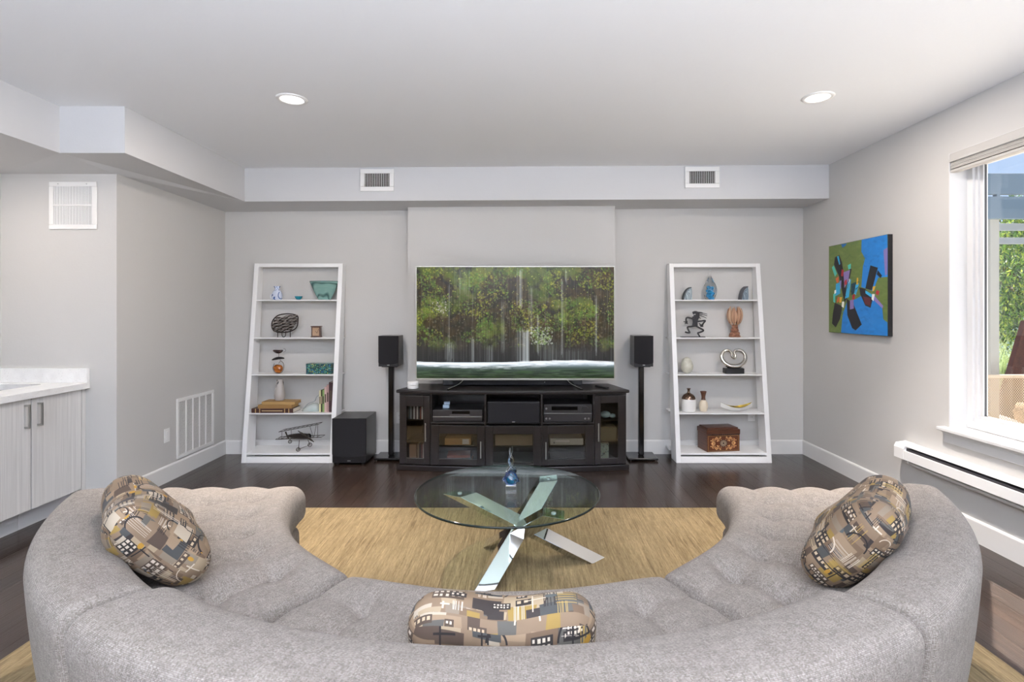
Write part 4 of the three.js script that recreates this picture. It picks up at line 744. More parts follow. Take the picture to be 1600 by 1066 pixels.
// canvas on the right wall
{
  const d0 = 4.165, d1 = 4.965, y0 = 1.255, y1 = 2.042, w = d1 - d0, h = y1 - y0, T = 0.038;
  const t = thing('wall_canvas', 'abstract blue and green canvas with black bars on the right wall', 'painting', [RX, y0, -(d0 + d1) / 2], -Math.PI / 2);
  obj('stretcher', bx(w, h, T, 0, h / 2, T / 2, 0.002), std(0x131215, 0.7), t);
  const art = picture(720, 712, (c, W, H) => {
    seed = 77;
    const poly = (col, pts, j = 5) => { c.fillStyle = col; c.beginPath(); pts.forEach(([x, y], i) => { const X = x * W + rr(-j, j), Y = y * H + rr(-j, j); i ? c.lineTo(X, Y) : c.moveTo(X, Y); }); c.closePath(); c.fill(); };
    const daubs = (n, cols, inside) => { for (let k = 0; k < n; k++) { const x = rnd(), y = rnd(); if (!inside(x, y)) continue; c.globalAlpha = rr(0.15, 0.4); c.fillStyle = cols[k % cols.length]; c.save(); c.translate(x * W, y * H); c.rotate(rr(-0.6, 0.6)); c.fillRect(-20, -6, rr(24, 70), rr(8, 20)); c.restore(); } c.globalAlpha = 1; };
    c.fillStyle = '#66793c'; c.fillRect(0, 0, W, H);
    daubs(500, ['#5a7034', '#748748', '#7d8c4c', '#566b35', '#4b6a3a'], () => true);
    poly('#1c7fd0', [[0.60, 0], [1, 0], [1, 0.42], [0.86, 0.42], [0.78, 0.55], [0.60, 0.5], [0.62, 0.28], [0.66, 0.2], [0.60, 0.12]]);
    poly('#1c7fd0', [[0.24, 0.98], [0.26, 0.80], [0.34, 0.66], [0.5, 0.62], [0.62, 0.58], [0.82, 0.62], [0.92, 0.72], [0.94, 0.84], [1, 0.86], [1, 1], [0.24, 1]]);
    poly('#1c6fb4', [[0.24, 0.0], [0.34, 0.0], [0.33, 0.03], [0.26, 0.04]]);
    daubs(700, ['#1874c6', '#2a90de', '#1566b4', '#2c86d4'], (x, y) => (x > 0.64 && y < 0.38) || (x > 0.28 && x < 0.9 && y > 0.70));
    poly('#8173b0', [[0.94, 0.14], [1, 0.13], [1, 0.40], [0.96, 0.41]]);
    const bars = (col, list) => list.forEach((p) => poly(col, p, 3));
    bars('#17161d', [[[0.12, 0.14], [0.20, 0.12], [0.25, 0.20], [0.32, 0.50], [0.36, 0.60], [0.30, 0.66], [0.20, 0.36], [0.10, 0.22]], [[0.74, 0.28], [0.86, 0.32], [0.76, 0.54], [0.66, 0.52]], [[0.12, 0.66], [0.26, 0.70], [0.22, 0.84], [0.14, 0.94], [0.06, 0.90], [0.08, 0.78]], [[0.34, 0.62], [0.46, 0.68], [0.60, 0.90], [0.50, 0.96], [0.44, 0.94], [0.35, 0.80]], [[0.56, 0.50], [0.66, 0.52], [0.78, 0.62], [0.74, 0.72], [0.66, 0.70], [0.58, 0.58]], [[0.40, 0.28], [0.43, 0.30], [0.34, 0.58], [0.31, 0.56]], [[0.86, 0.34], [0.92, 0.40], [0.90, 0.42], [0.84, 0.38]]]);
    bars('#5a1c22', [[[0.62, 0.60], [0.74, 0.62], [0.74, 0.70], [0.66, 0.68]]]);
    bars('#8a76b4', [[[0.28, 0.32], [0.40, 0.30], [0.37, 0.42], [0.30, 0.50]], [[0.40, 0.64], [0.46, 0.63], [0.47, 0.73], [0.40, 0.74]], [[0.80, 0.60], [0.94, 0.70], [0.92, 0.73], [0.80, 0.65]], [[0.20, 0.42], [0.24, 0.41], [0.24, 0.50], [0.20, 0.52]]]);
    bars('#2fa7d8', [[[0.14, 0.44], [0.22, 0.43], [0.22, 0.56], [0.13, 0.58]], [[0.36, 0.44], [0.42, 0.40], [0.38, 0.60], [0.31, 0.62]], [[0.50, 0.46], [0.56, 0.45], [0.50, 0.58], [0.46, 0.56]], [[0.66, 0.54], [0.80, 0.60], [0.78, 0.63], [0.66, 0.57]], [[0.16, 0.13], [0.19, 0.13], [0.22, 0.22], [0.20, 0.23]]]);
    bars('#4cc0b0', [[[0.06, 0.25], [0.10, 0.23], [0.16, 0.33], [0.12, 0.36]], [[0.36, 0.25], [0.42, 0.23], [0.41, 0.29], [0.37, 0.30]], [[0.09, 0.56], [0.13, 0.55], [0.12, 0.66], [0.09, 0.65]]]);
    bars('#0c3f52', [[[0.42, 0.46], [0.50, 0.44], [0.48, 0.56], [0.42, 0.58]]]);
    bars('#d2622f', [[[0.13, 0.38], [0.19, 0.36], [0.19, 0.43], [0.15, 0.43]], [[0.17, 0.60], [0.20, 0.59], [0.19, 0.65], [0.15, 0.66]]]);
    bars('#b62c34', [[[0.25, 0.28], [0.29, 0.30], [0.27, 0.37], [0.24, 0.36]], [[0.30, 0.42], [0.34, 0.40], [0.35, 0.45], [0.30, 0.47]], [[0.44, 0.58], [0.49, 0.57], [0.48, 0.63], [0.44, 0.63]], [[0.84, 0.54], [0.88, 0.56], [0.86, 0.60], [0.82, 0.58]]]);
    bars('#d9a62e', [[[0.78, 0.50], [0.82, 0.50], [0.80, 0.55], [0.77, 0.55]], [[0.21, 0.60], [0.26, 0.60], [0.24, 0.66], [0.20, 0.66]], [[0.52, 0.40], [0.54, 0.40], [0.54, 0.47], [0.51, 0.47]]]);
    bars('#f1efe8', [[[0.11, 0.52], [0.14, 0.51], [0.14, 0.55], [0.11, 0.56]], [[0.26, 0.65], [0.30, 0.65], [0.29, 0.72], [0.25, 0.71]], [[0.77, 0.58], [0.81, 0.58], [0.79, 0.65], [0.76, 0.63]], [[0.385, 0.40], [0.40, 0.40], [0.39, 0.46], [0.375, 0.46]]]);
    c.lineWidth = 3; c.strokeStyle = '#15141a'; for (let k = 0; k < 14; k++) { c.beginPath(); const x = rr(0.3, 0.58) * W, y = rr(0.38, 0.62) * H; c.moveTo(x, y); c.lineTo(x + rr(-40, 40), y + rr(-60, 60)); c.stroke(); }
  });
  art.wrapS = art.wrapT = THREE.ClampToEdgeWrapping;
  obj('painted_face', keepUV(new THREE.PlaneGeometry(w - 0.004, h - 0.004).translate(0, h / 2, T + 0.0006)), std(0xffffff, 0.45, { map: art }), t);
}

// ------------------------------------------------------------ things on the shelves
const PX = (d) => d / F;                                      // metres per photo pixel at a depth
const onShelf = (row, u, extra = 0.075) => { const y = SH.rows[row], d = shelfFront(y) + extra; return { d, k: PX(d), pos: [atX(u, d), y + 0.0005, -d] }; };
function ribbon(pts, r, depth, seg = 30, closed = false) {     // flat cut-metal stroke: a curve with a rectangular section
  const c = new THREE.CatmullRomCurve3(pts.map(([x, y]) => V(x, y, 0)), closed), out = [], P = c.getPoints(seg);
  const L = [], R = [];
  P.forEach((p, i) => { const a = P[Math.max(0, i - 1)], b = P[Math.min(seg, i + 1)], n = V(-(b.y - a.y), b.x - a.x, 0).normalize(), w = typeof r === 'function' ? r(i / seg) : r; L.push([p.x + n.x * w, p.y + n.y * w]); R.unshift([p.x - n.x * w, p.y - n.y * w]); });
  return extrude([...L, ...R], depth, Math.min(0.001, depth / 4)).translate(0, 0, -depth / 2);
}
{ // left shelf, top row
  let s = onShelf(0, 433);
  const blueTex = picture(256, 256, (c, w, h) => { c.fillStyle = '#c9d2e4'; c.fillRect(0, 0, w, h); seed = 3; c.strokeStyle = '#3c5a94'; for (let k = 0; k < 46; k++) { c.lineWidth = rr(6, 13); c.beginPath(); c.arc(rr(0, w), rr(0, h), rr(8, 44), rr(0, 6), rr(0, 6)); c.stroke(); } c.fillStyle = '#2b3f74'; for (let k = 0; k < 14; k++) { c.beginPath(); c.ellipse(rr(0, w), rr(0, h), rr(3, 9), rr(3, 9), 0, 0, 7); c.fill(); } });
  let t = thing('painted_vase', 'small blue and white painted vase with pinched rim on left shelf', 'vase', s.pos);
  obj('body', smoothLathe([[0.0001, 0.002], [0.040, 0.0], [0.050, 0.02], [0.051, 0.05], [0.040, 0.082], [0.022, 0.102], [0.021, 0.115], [0.030, 0.134], [0.027, 0.134], [0.018, 0.116], [0.019, 0.10], [0.0001, 0.09]]).scale(1, 1, 0.8), std(0xffffff, 0.18, { map: blueTex }), t);
  for (const k of [-1, 1]) obj('rim_ear', new THREE.ConeGeometry(0.008, 0.014, 12).rotateZ(-k * 1.0).translate(k * 0.029, 0.133, 0), std(0x54658e, 0.25), t);
  obj('handle', tube([[-0.048, 0.055, 0], [-0.064, 0.045, 0], [-0.062, 0.02, 0], [-0.045, 0.012, 0]], 0.006), std(0xd8dce6, 0.2), t);
  s = onShelf(0, 466.5);
  one('bowl', 'tiny teal bowl between the blue vase and the big glass bowl', 'bowl', smoothLathe([[0.0001, 0.0], [0.016, 0.001], [0.030, 0.016], [0.037, 0.034], [0.034, 0.034], [0.026, 0.015], [0.0001, 0.007]]), std(0x127f92, 0.2), s.pos);
  s = onShelf(0, 507, 0.045);
  const swirl = texture(512, 256, (u, v) => { const n = noise(u * 5, v * 3, 5, 999, 2) + 0.5 * noise(u * 11, v * 6, 11, 999, 5), k = Math.abs(Math.sin((v * 5 + n * 1.5) * Math.PI)), f = noise(u * 20, v * 60, 20, 999, 7); return mix(mix([66, 100, 98], [140, 182, 174], Math.min(1, k * 1.7)), [176, 200, 188], 0.6 * Math.max(0, f - 0.45)); }, [1, 1]);
  t = thing('glass_bowl', 'large flared green swirled glass bowl on the top of left shelf', 'bowl', s.pos);
  obj('bowl', smoothLathe([[0.0001, 0.004], [0.055, 0.0], [0.066, 0.012], [0.10, 0.075], [0.136, 0.155], [0.147, 0.182], [0.142, 0.182], [0.130, 0.155], [0.094, 0.078], [0.055, 0.016], [0.0001, 0.012]], 64, 60).scale(1, 1, 0.5), std(0xffffff, 0.12, { map: swirl, transmission: 0.25, thickness: 0 }), t);
  obj('rim', (() => { const g = new THREE.TorusGeometry(0.1445, 0.0035, 8, 64).rotateX(Math.PI / 2).scale(1, 1, 0.5).translate(0, 0.182, 0); return g; })(), std(0x2f4c4c, 0.15), t);
}
{ // second row
  let s = onShelf(1, 445);
  const t = thing('metal_sculpture', 'woven dark metal leaf-shaped sculpture on short legs, left shelf', 'sculpture', s.pos);
  const dark = std(0x3a322e, 0.38, { metalness: 0.7 }), light = std(0x8a817b, 0.3, { metalness: 0.85 });
  const oval = (a) => [0.128 * Math.cos(a) * (a > Math.PI * 1.5 || a < 0.8 ? 1 : 1), 0.140 + 0.092 * Math.sin(a)];
  obj('outline', tube([[-0.128, 0.10, 0], [-0.122, 0.16, 0], [-0.075, 0.212, 0], [0.0, 0.232, 0], [0.085, 0.228, 0], [0.128, 0.210, 0], [0.132, 0.170, 0], [0.118, 0.10, 0], [0.06, 0.06, 0], [-0.04, 0.048, 0], [-0.105, 0.062, 0]], 0.006, 80, 8, true), dark, t);
  seed = 19;
  for (let k = 0; k < 20; k++) {
    const y0 = 0.064 + k * 0.0076, q0 = Math.min(1, Math.max(-1, (y0 - 0.13) / 0.105)), xl = -0.124 * Math.sqrt(Math.max(0.05, 1 - q0 * q0)), xr = 0.070 + 0.056 * Math.min(1, (y0 - 0.06) / 0.09), pts = [];
    for (let i = 0; i <= 6; i++) { const q = i / 6 * 2 - 1; pts.push([xl + (xr - xl) * (i / 6), Math.min(0.226, y0 + 0.016 * q + 0.007 * Math.sin(q * 5 + k * 1.7)), 0.012 * Math.sin(q * 7 + k * 2.1)]); }
    obj('strip', (() => { const g = tube(pts, 0.0052, 36, 6); return g; })(), k % 2 ? light : dark, t);
  }
  for (const x of [-0.07, 0.055]) obj('leg', bar([x, 0, 0], [x, 0.07, 0], 0.0045), dark, t);
  obj('leg', tube([[-0.022, 0.062, 0.01], [-0.016, 0.012, 0.02], [0.0, 0.003, 0.022], [0.014, 0.014, 0.02], [0.016, 0.062, 0.01]], 0.004), dark, t);
  s = onShelf(1, 494.5);
  const c = thing('desk_clock', 'small square wooden mantel clock beside the metal sculpture', 'clock', s.pos, 0.12);
  const w = 0.098, h = 0.112, wood = std(0x4a2f22, 0.4);
  obj('case', [bx(w * 0.82, h - 0.02, 0.05, 0, h / 2, 0, 0.002)], std(0x5b3d2c, 0.45), c);
  obj('base', bx(w, 0.010, 0.06, 0, 0.005, 0, 0.002), wood, c); obj('top', bx(w, 0.010, 0.06, 0, h - 0.005, 0, 0.002), wood, c);
  for (const k of [-1, 1]) obj('corner_post', bx(0.012, h - 0.02, 0.056, k * (w / 2 - 0.012), h / 2, 0, 0.002), wood, c);
  obj('face', bx(w * 0.66, h * 0.72, 0.002, 0, h / 2, 0.0262, 0.001), std(0xa28468, 0.35, { metalness: 0.2 }), c);
  obj('clock_hand', [bar([0.012, h * 0.36, 0.0285], [0.028, h * 0.74, 0.0285], 0.0018, 6), bar([0.012, h * 0.36, 0.0285], [-0.004, h * 0.56, 0.0285], 0.0018, 6)], std(0x2e211b, 0.4), c);
}
{ // third row
  let s = onShelf(2, 435);
  const t = thing('stone_stack', 'stacked sculpture of amber, black and brown stones in a wire ring', 'sculpture', s.pos);
  const lump = (rx, ry, rz, sd, bend) => { const g = mergeVertices(new THREE.IcosahedronGeometry(1, 5).deleteAttribute('uv').deleteAttribute('normal')), p = g.attributes.position; for (let i = 0; i < p.count; i++) { const x = p.getX(i), y = p.getY(i), z = p.getZ(i), n = 1 + 0.07 * Math.sin(3 * x + sd) * Math.cos(2 * y + z + sd); p.setXYZ(i, x * rx * n, y * ry * n + bend * x * x, z * rz * n); } g.computeVertexNormals(); return g; };
  const amber = texture(256, 256, (u, v) => mix([74, 36, 16], [196, 116, 40], Math.min(1, Math.max(0, 0.25 + 0.9 * noise(u * 6, v * 6, 6, 6, 4) - 0.3 * noise(u * 24, v * 24, 24, 24, 5)))), [0.12, 0.12]);
  obj('wire_ring', tube([[0.02, 0.128, 0.0], [0.046, 0.105, 0], [0.053, 0.06, 0], [0.035, 0.014, 0], [0.0, 0.0035, 0], [-0.036, 0.014, 0], [-0.054, 0.05, 0], [-0.04, 0.10, 0]], 0.0025, 60, 8), bronzeM, t);
  obj('amber_stone', lump(0.047, 0.043, 0.03, 1, 0).translate(-0.002, 0.049, 0), std(0xffffff, 0.16, { map: amber }), t);
  obj('black_stone', lump(0.062, 0.014, 0.022, 2, -0.012).rotateZ(0.13).translate(-0.004, 0.152, 0), std(0x131110, 0.25), t);
  obj('brown_stone', lump(0.052, 0.018, 0.022, 4, 0.010).translate(-0.004, 0.216, 0), std(0x4a2c18, 0.2, { map: amber }), t);
  obj('wire_link', [tube([[0.0, 0.10, -0.004], [0.018, 0.125, -0.004], [0.012, 0.145, -0.004]], 0.002), tube([[0.0, 0.158, -0.004], [0.003, 0.18, -0.004], [0.0, 0.205, -0.004]], 0.002), tube([[0.05, 0.21, 0], [0.07, 0.222, 0], [0.066, 0.242, 0], [0.05, 0.246, 0]], 0.0018)], bronzeM, t);
  s = onShelf(2, 501);
  const mosTex = picture(512, 220, (c, w, h) => { seed = 29; c.fillStyle = '#14383a'; c.fillRect(0, 0, w, h); for (let k = 0; k < 420; k++) { c.fillStyle = ['#1b6a66', '#2d8f86', '#16445c', '#1f58a0', '#0f2f33', '#b9c03c', '#7fb9a0', '#2c6e48', '#17324a', '#d8d07a'][Math.floor(rnd() ** 1.3 * 10)]; c.save(); c.translate(rr(0, w), rr(0, h)); c.rotate(rr(0, 3)); c.fillRect(-8, -5, rr(8, 26), rr(6, 16)); c.restore(); } });
  const m = thing('mosaic_box', 'rectangular box covered in green and blue mosaic, left shelf', 'box', s.pos);
  const mw = 0.246, mh = 0.102;
  obj('body', bx(mw, mh * 0.72, 0.11, 0, mh * 0.36, 0, 0.002), std(0xffffff, 0.3, { map: (() => { const q = mosTex.clone(); q.repeat.set(1 / mw, 1 / mh); q.needsUpdate = true; return q; })() }), m);
  obj('lid', bx(mw + 0.002, mh * 0.27, 0.112, 0, mh * 0.865, 0, 0.002), std(0xffffff, 0.3, { map: (() => { const q = mosTex.clone(); q.repeat.set(1 / mw, 1 / mh); q.needsUpdate = true; return q; })() }), m);
}
{ // fourth row: flat books, vase on them, glass ornament, standing books
  const bookFlat = (u0, u1, y, h, dep, col, label, page, ridges, extra = 0.10) => {
    const dF = shelfFront(SH.rows[3]) + extra - 0.088, w = (u1 - u0) * PX(dF), row = { pos: [atX((u0 + u1) / 2, dF), 0, -(dF + dep / 2)] };
    const t = thing('book', label, 'book', [row.pos[0], SH.rows[3] + y, row.pos[2]], 0.0, 'books lying flat on the left shelf');
    const m = std(col, 0.55);
    obj('cover', [bx(w, 0.003, dep, 0, 0.0015, 0, 0.001), bx(w, 0.003, dep, 0, h - 0.0015, 0, 0.001), extrude([[-w / 2, 0], [w / 2, 0], [w / 2, h], [-w / 2, h]], 0.006, 0.002).translate(0, 0, dep / 2 - 0.002)], m, t);
    obj('page_block', bx(w - 0.006, h - 0.006, dep - 0.008, 0, h / 2, -0.002, 0.001), std(page, 0.85), t);
    if (ridges) for (const x of [-0.40, -0.30, 0.30, 0.40]) obj('spine_band', bx(0.010, h, 0.003, x * w, h / 2, dep / 2 + 0.0045, 0.001), std(0xa88a5c, 0.4), t);
    return [t, w];
  };
  let [bk, w0] = bookFlat(393, 458, 0.0005, 0.042, 0.175, 0x3c1c14, 'dark leather book with gilt bands, lowest of the flat stack', 0xded6c6, true, 0.10);
  obj('spine_title', bx(w0 * 0.5, 0.010, 0.0015, -0.0, 0.021, 0.0925, 0.0005), std(0xb39a74, 0.5), bk);
  bookFlat(403, 456, 0.0432, 0.036, 0.165, 0x94703f, 'tan clothbound book in the middle of the flat stack', 0xb8925c, false, 0.10);
  bookFlat(409, 461, 0.0798, 0.028, 0.150, 0xa58350, 'lighter tan book on top of the flat stack', 0xba9764, false, 0.105);
  let s = onShelf(3, 437, 0.10);
  const leaf = picture(256, 256, (c, w, h) => { c.fillStyle = '#aaa39d'; c.fillRect(0, 0, w, h); seed = 8; c.fillStyle = '#37393b'; for (const ox of [0, 128]) { for (const [x, y, a] of [[64, 92, 0], [44, 110, 0.7], [84, 106, -0.7], [34, 128, 0.9], [94, 126, -0.9], [48, 136, 0.6], [80, 138, -0.6]]) { c.save(); c.translate(ox + x, y); c.rotate(-a); c.beginPath(); c.ellipse(0, 0, 5, 13, 0, 0, 7); c.fill(); c.restore(); } c.strokeStyle = '#d8d4d0'; c.lineWidth = 3; c.beginPath(); c.moveTo(ox + 64, 176); c.lineTo(ox + 64, 100); c.moveTo(ox + 64, 160); c.lineTo(ox + 40, 130); c.moveTo(ox + 64, 160); c.lineTo(ox + 88, 130); c.stroke(); } });
  one('vase', 'grey frosted vase with dark leaf print standing on the flat books', 'vase', smoothLathe([[0.0001, 0.003], [0.036, 0.0], [0.048, 0.03], [0.049, 0.07], [0.040, 0.14], [0.033, 0.195], [0.0335, 0.205], [0.030, 0.205], [0.029, 0.19], [0.0001, 0.18]]).rotateY(Math.PI * 0.25), std(0xffffff, 0.35, { map: leaf }), [s.pos[0], SH.rows[3] + 0.1083, s.pos[2]]);
  s = onShelf(3, 487, 0.11);
  const gl = thing('glass_ornament', 'pale glass shell ornament with a curved fin by the upright books', 'ornament', s.pos);
  obj('shell', (() => { const g = mergeVertices(new THREE.SphereGeometry(0.09, 40, 24, 0, Math.PI * 2, 0, Math.PI / 2).deleteAttribute('uv').deleteAttribute('normal')), p = g.attributes.position; for (let i = 0; i < p.count; i++) { const x = p.getX(i) / 0.09; p.setXYZ(i, p.getX(i) * 1.05, p.getY(i) * (0.82 + 0.42 * x) + 0.001, p.getZ(i) * 0.55); } g.computeVertexNormals(); return g; })(), std(0xe4ebea, 0.08, { transmission: 0.6, thickness: 0 }), gl);
  obj('fin', ribbon([[-0.085, 0.02], [-0.03, 0.075], [0.03, 0.10], [0.05, 0.14], [0.085, 0.168]], (q) => 0.004 - 0.002 * q, 0.01).translate(0, 0, 0), std(0x9aa3a4, 0.15), gl);
  obj('inner_tint', smoothLathe([[0.0001, 0.0], [0.055, 0.001], [0.045, 0.018], [0.0001, 0.032]]).scale(1, 1, 0.5).translate(0.03, 0.002, 0), std(0x4f8a7e, 0.2), gl);
  const ups = [[500, 502.5, 610, '#d8cfa2', 'cream spine'], [502.5, 505, 609, '#39391f', 'dark olive spine'], [505, 508, 609, '#7d9a5c', 'green topped yellow spine'], [508, 511.5, 604.5, '#c4a7a0', 'dusty pink spine'], [511.5, 515, 601, '#a98784', 'rose brown spine'], [515, 520.5, 597, '#3a2426', 'tallest dark maroon spine']];
  ups.forEach(([u0, u1, v, col, word]) => {
    const r = onShelf(3, (u0 + u1) / 2, 0.075), w = (u1 - u0) * r.k - 0.0008, h = (643.5 - v) * r.k, dep = 0.14;
    const t = thing('book', 'upright book with ' + word + ', right of fourth shelf', 'book', [r.pos[0], r.pos[1], r.pos[2] - dep / 2 + 0.02], 0, 'upright books on the left shelf');
    const m = std(col, 0.55);
    obj('cover', [bx(0.0022, h, dep, -w / 2 + 0.0011, h / 2, 0, 0.0006), bx(0.0022, h, dep, w / 2 - 0.0011, h / 2, 0, 0.0006), bx(w, h, 0.004, 0, h / 2, dep / 2, 0.001)], m, t);
    obj('page_block', bx(w - 0.0046, h - 0.01, dep - 0.008, 0, h / 2, -0.002, 0.0004), std(0xd8d0c0, 0.85), t);
    obj('spine_label', bx(w * 0.6, h * 0.34, 0.0012, 0, h * 0.55, dep / 2 + 0.0022, 0.0003), std(word.startsWith('dark') ? 0x9a7f6e : 0x4b3f33, 0.55), t);
  });
}
{ // bottom row: wire biplane
  const s = onShelf(4, 468, 0.13), wire = std(0x40382f, 0.42, { metalness: 0.75 }), skin = std(0x3a3330, 0.45, { metalness: 0.6 });
  const t = thing('model_biplane', 'dark metal wire model biplane on the bottom of left shelf', 'model airplane', s.pos, 0);
  const k = s.k, P = (u, v, z = 0) => [(u - 468) * k, (703 - v) * k - 0.001, z];   // from the photograph's outline, given depth z
  obj('fuselage', (() => { const a = V(...P(446, 683, -0.05)), b = V(...P(487, 680, 0.06)), c = new THREE.CatmullRomCurve3([a, a.clone().lerp(b, 0.3), a.clone().lerp(b, 0.65), b]), g = new THREE.TubeGeometry(c, 24, 1, 14), p = g.attributes.position, n = 15; for (let i = 0; i < p.count; i++) { const q = Math.floor(i / n) / 24, m = c.getPoint(q), r = 0.008 + 0.021 * Math.sin(Math.min(1, q * 1.15) * Math.PI * 0.62); p.setXYZ(i, m.x + (p.getX(i) - m.x) * r, m.y + (p.getY(i) - m.y) * r, m.z + (p.getZ(i) - m.z) * r); } g.computeVertexNormals(); return g; })(), skin, t);
  obj('engine', new THREE.SphereGeometry(0.026, 20, 14).translate(...P(486, 679.5, 0.06)), std(0x1f1b1a, 0.35, { metalness: 0.6 }), t);
  const wing = (a, b, c, d) => { const A = V(...a), B = V(...b), C = V(...c), D = V(...d), g = [bar(a, b, 0.003), bar(c, d, 0.003)]; for (let i = 0; i <= 9; i++) { const m = A.clone().lerp(B, i / 9), n = C.clone().lerp(D, i / 9); g.push(bar(m.toArray(), n.toArray(), 0.0018, 6)); } return g; };
  const up = [P(439, 673.5, 0.05), P(501, 661.5, 0.05), P(441, 672.5, -0.03), P(502, 661, -0.03)], lo = [P(434, 685, 0.05), P(505, 681.5, 0.05), P(436, 684, -0.03), P(506, 681, -0.03)];
  obj('upper_wing', wing(...up), wire, t); obj('lower_wing', wing(...lo), wire, t);
  for (const [u, v, u2, v2] of [[444, 672.5, 443, 684.5], [458, 670, 458, 684], [487, 664.5, 492, 682], [497, 662.5, 493, 682], [499, 662.2, 499, 681.7]]) obj('strut', bar(P(u, v, 0.045), P(u2, v2, 0.045), 0.002), wire, t);
  obj('propeller', ribbon([[-0.083, 0.055], [-0.03, 0.020], [0, 0], [0.03, -0.022], [0.07, -0.052]], (q) => 0.004 + 0.006 * Math.sin(q * Math.PI * 2) ** 2, 0.004).translate(...P(485, 679, 0.092)), std(0x4f4842, 0.35, { metalness: 0.8 }), t);
  obj('propeller_hub', cyl(0.007, 0.004, 0.016).rotateX(Math.PI / 2).translate(...P(485.5, 679, 0.084)), wire, t);
  obj('tail_fin', ribbon([[0, 0], [0.012, -0.03], [0.03, -0.07]], (q) => 0.008 * (1 - 0.3 * q), 0.003).translate(...P(443, 676.5, -0.045)), wire, t);
  obj('tailplane', [bar(P(432.5, 686, -0.07), P(449, 682, -0.02), 0.002), bar(P(432.5, 687.5, -0.03), P(452, 684, 0.0), 0.002), bar(P(432.5, 686, -0.07), P(432.5, 687.5, -0.03), 0.002)], wire, t);
  for (const [u, v, z, r] of [[470.5, 697.5, 0.07, 0.0165], [485.5, 694.5, 0.02, 0.0175], [451.8, 691, -0.02, 0.0155]]) {
    const c = P(u, v, z), yb = Math.max(r + 0.003, c[1]), o = obj('wheel', new THREE.TorusGeometry(r, 0.0032, 10, 32).rotateY(0.5).translate(c[0], u === 470.5 ? r + 0.0035 : yb, z), wire, t), cy = u === 470.5 ? r + 0.0035 : yb;
    const sp = []; for (let i = 0; i < 3; i++) { const a = i * Math.PI / 3; sp.push(bar([-r * Math.cos(a), -r * Math.sin(a), 0], [r * Math.cos(a), r * Math.sin(a), 0], 0.0012, 5)); }
    obj('spokes', sp.map((g) => g.rotateY(0.5).translate(c[0], cy, z)), wire, o);
  }
  obj('landing_gear', [bar(P(471, 686, 0.05), [P(471, 697, 0.07)[0], 0.022, 0.07], 0.003), bar(P(483, 686, 0.03), P(485.5, 694.5, 0.02), 0.003), bar([P(471, 697, 0.07)[0], 0.022, 0.07], P(485.5, 694.5, 0.02), 0.002), bar(P(451, 684, -0.03), P(451.8, 691, -0.02), 0.002)], wire, t);
}
{ // right shelf, top row
  let s = onShelf(0, 1074, 0.07);
  const agate = texture(256, 256, (u, v) => { const n = noise(u * 5, v * 3, 5, 3, 2), b = Math.sin((u * 6 + n * 2.4) * Math.PI * 2); return mix([96, 110, 118], [190, 202, 208], 0.5 + 0.38 * b + 0.25 * (noise(u * 30, v * 30, 30, 30, 3) - 0.5)); }, [0.12, 0.12]);
  const fin = (label, x, flip) => { const sh = [[-0.042, 0], [-0.040, 0.02], [-0.03, 0.06], [-0.008, 0.10], [0.022, 0.122], [0.036, 0.124], [0.040, 0.10], [0.041, 0]].map(([a, b]) => [flip ? a * 0.96 : a, b * (flip ? 1.05 : 0.98)]); const r = onShelf(0, x, 0.06), o = thing('agate_bookend', label, 'stone', r.pos, flip ? 0.25 : 0, 'polished stones on the right shelf'); obj('polished_face', extrude(sh, 0.05, 0.004).translate(0, 0, -0.025), std(flip ? 0xe2e6ee : 0xffffff, 0.12, { map: agate }), o); obj('rough_rind', ribbon(sh.slice(0, 6).map(([a, b]) => [a - 0.001, b]), 0.006, 0.052), std(flip ? 0x56575c : 0x4c5153, 0.85), o); };
  fin('grey fin-shaped polished stone at the left of the right shelf', 1074, false);
  fin('grey mottled polished stone at the right of the right shelf', 1162, true);
  s = onShelf(0, 1109.5, 0.07);
  const v = thing('teardrop_vase', 'clear teardrop glass vase with bright blue glass inside', 'vase', s.pos);
  obj('glass_body', smoothLathe([[0.0001, 0.0], [0.040, 0.002], [0.052, 0.03], [0.068, 0.085], [0.060, 0.14], [0.036, 0.19], [0.013, 0.235], [0.0085, 0.27], [0.011, 0.296], [0.008, 0.299], [0.0001, 0.299]], 48, 90), glassM, v);
  obj('lip', new THREE.TorusGeometry(0.011, 0.002, 8, 24).rotateX(Math.PI / 2).translate(0, 0.298, 0), std(0xdfe6ea, 0.1), v);
  seed = 41; const bl = []; for (let i = 0; i < 18; i++) { const y = 0.022 + i * 0.0058, a = i * 2.4, r = 0.009 + 0.005 * rnd(); bl.push(new THREE.IcosahedronGeometry(0.013 + 0.005 * rnd(), 2).translate(r * Math.cos(a), y, r * Math.sin(a))); }
  obj('blue_core', bl, std(0x2098d4, 0.1, { clearcoat: 1 }), v, { kind: 'stuff' });
}
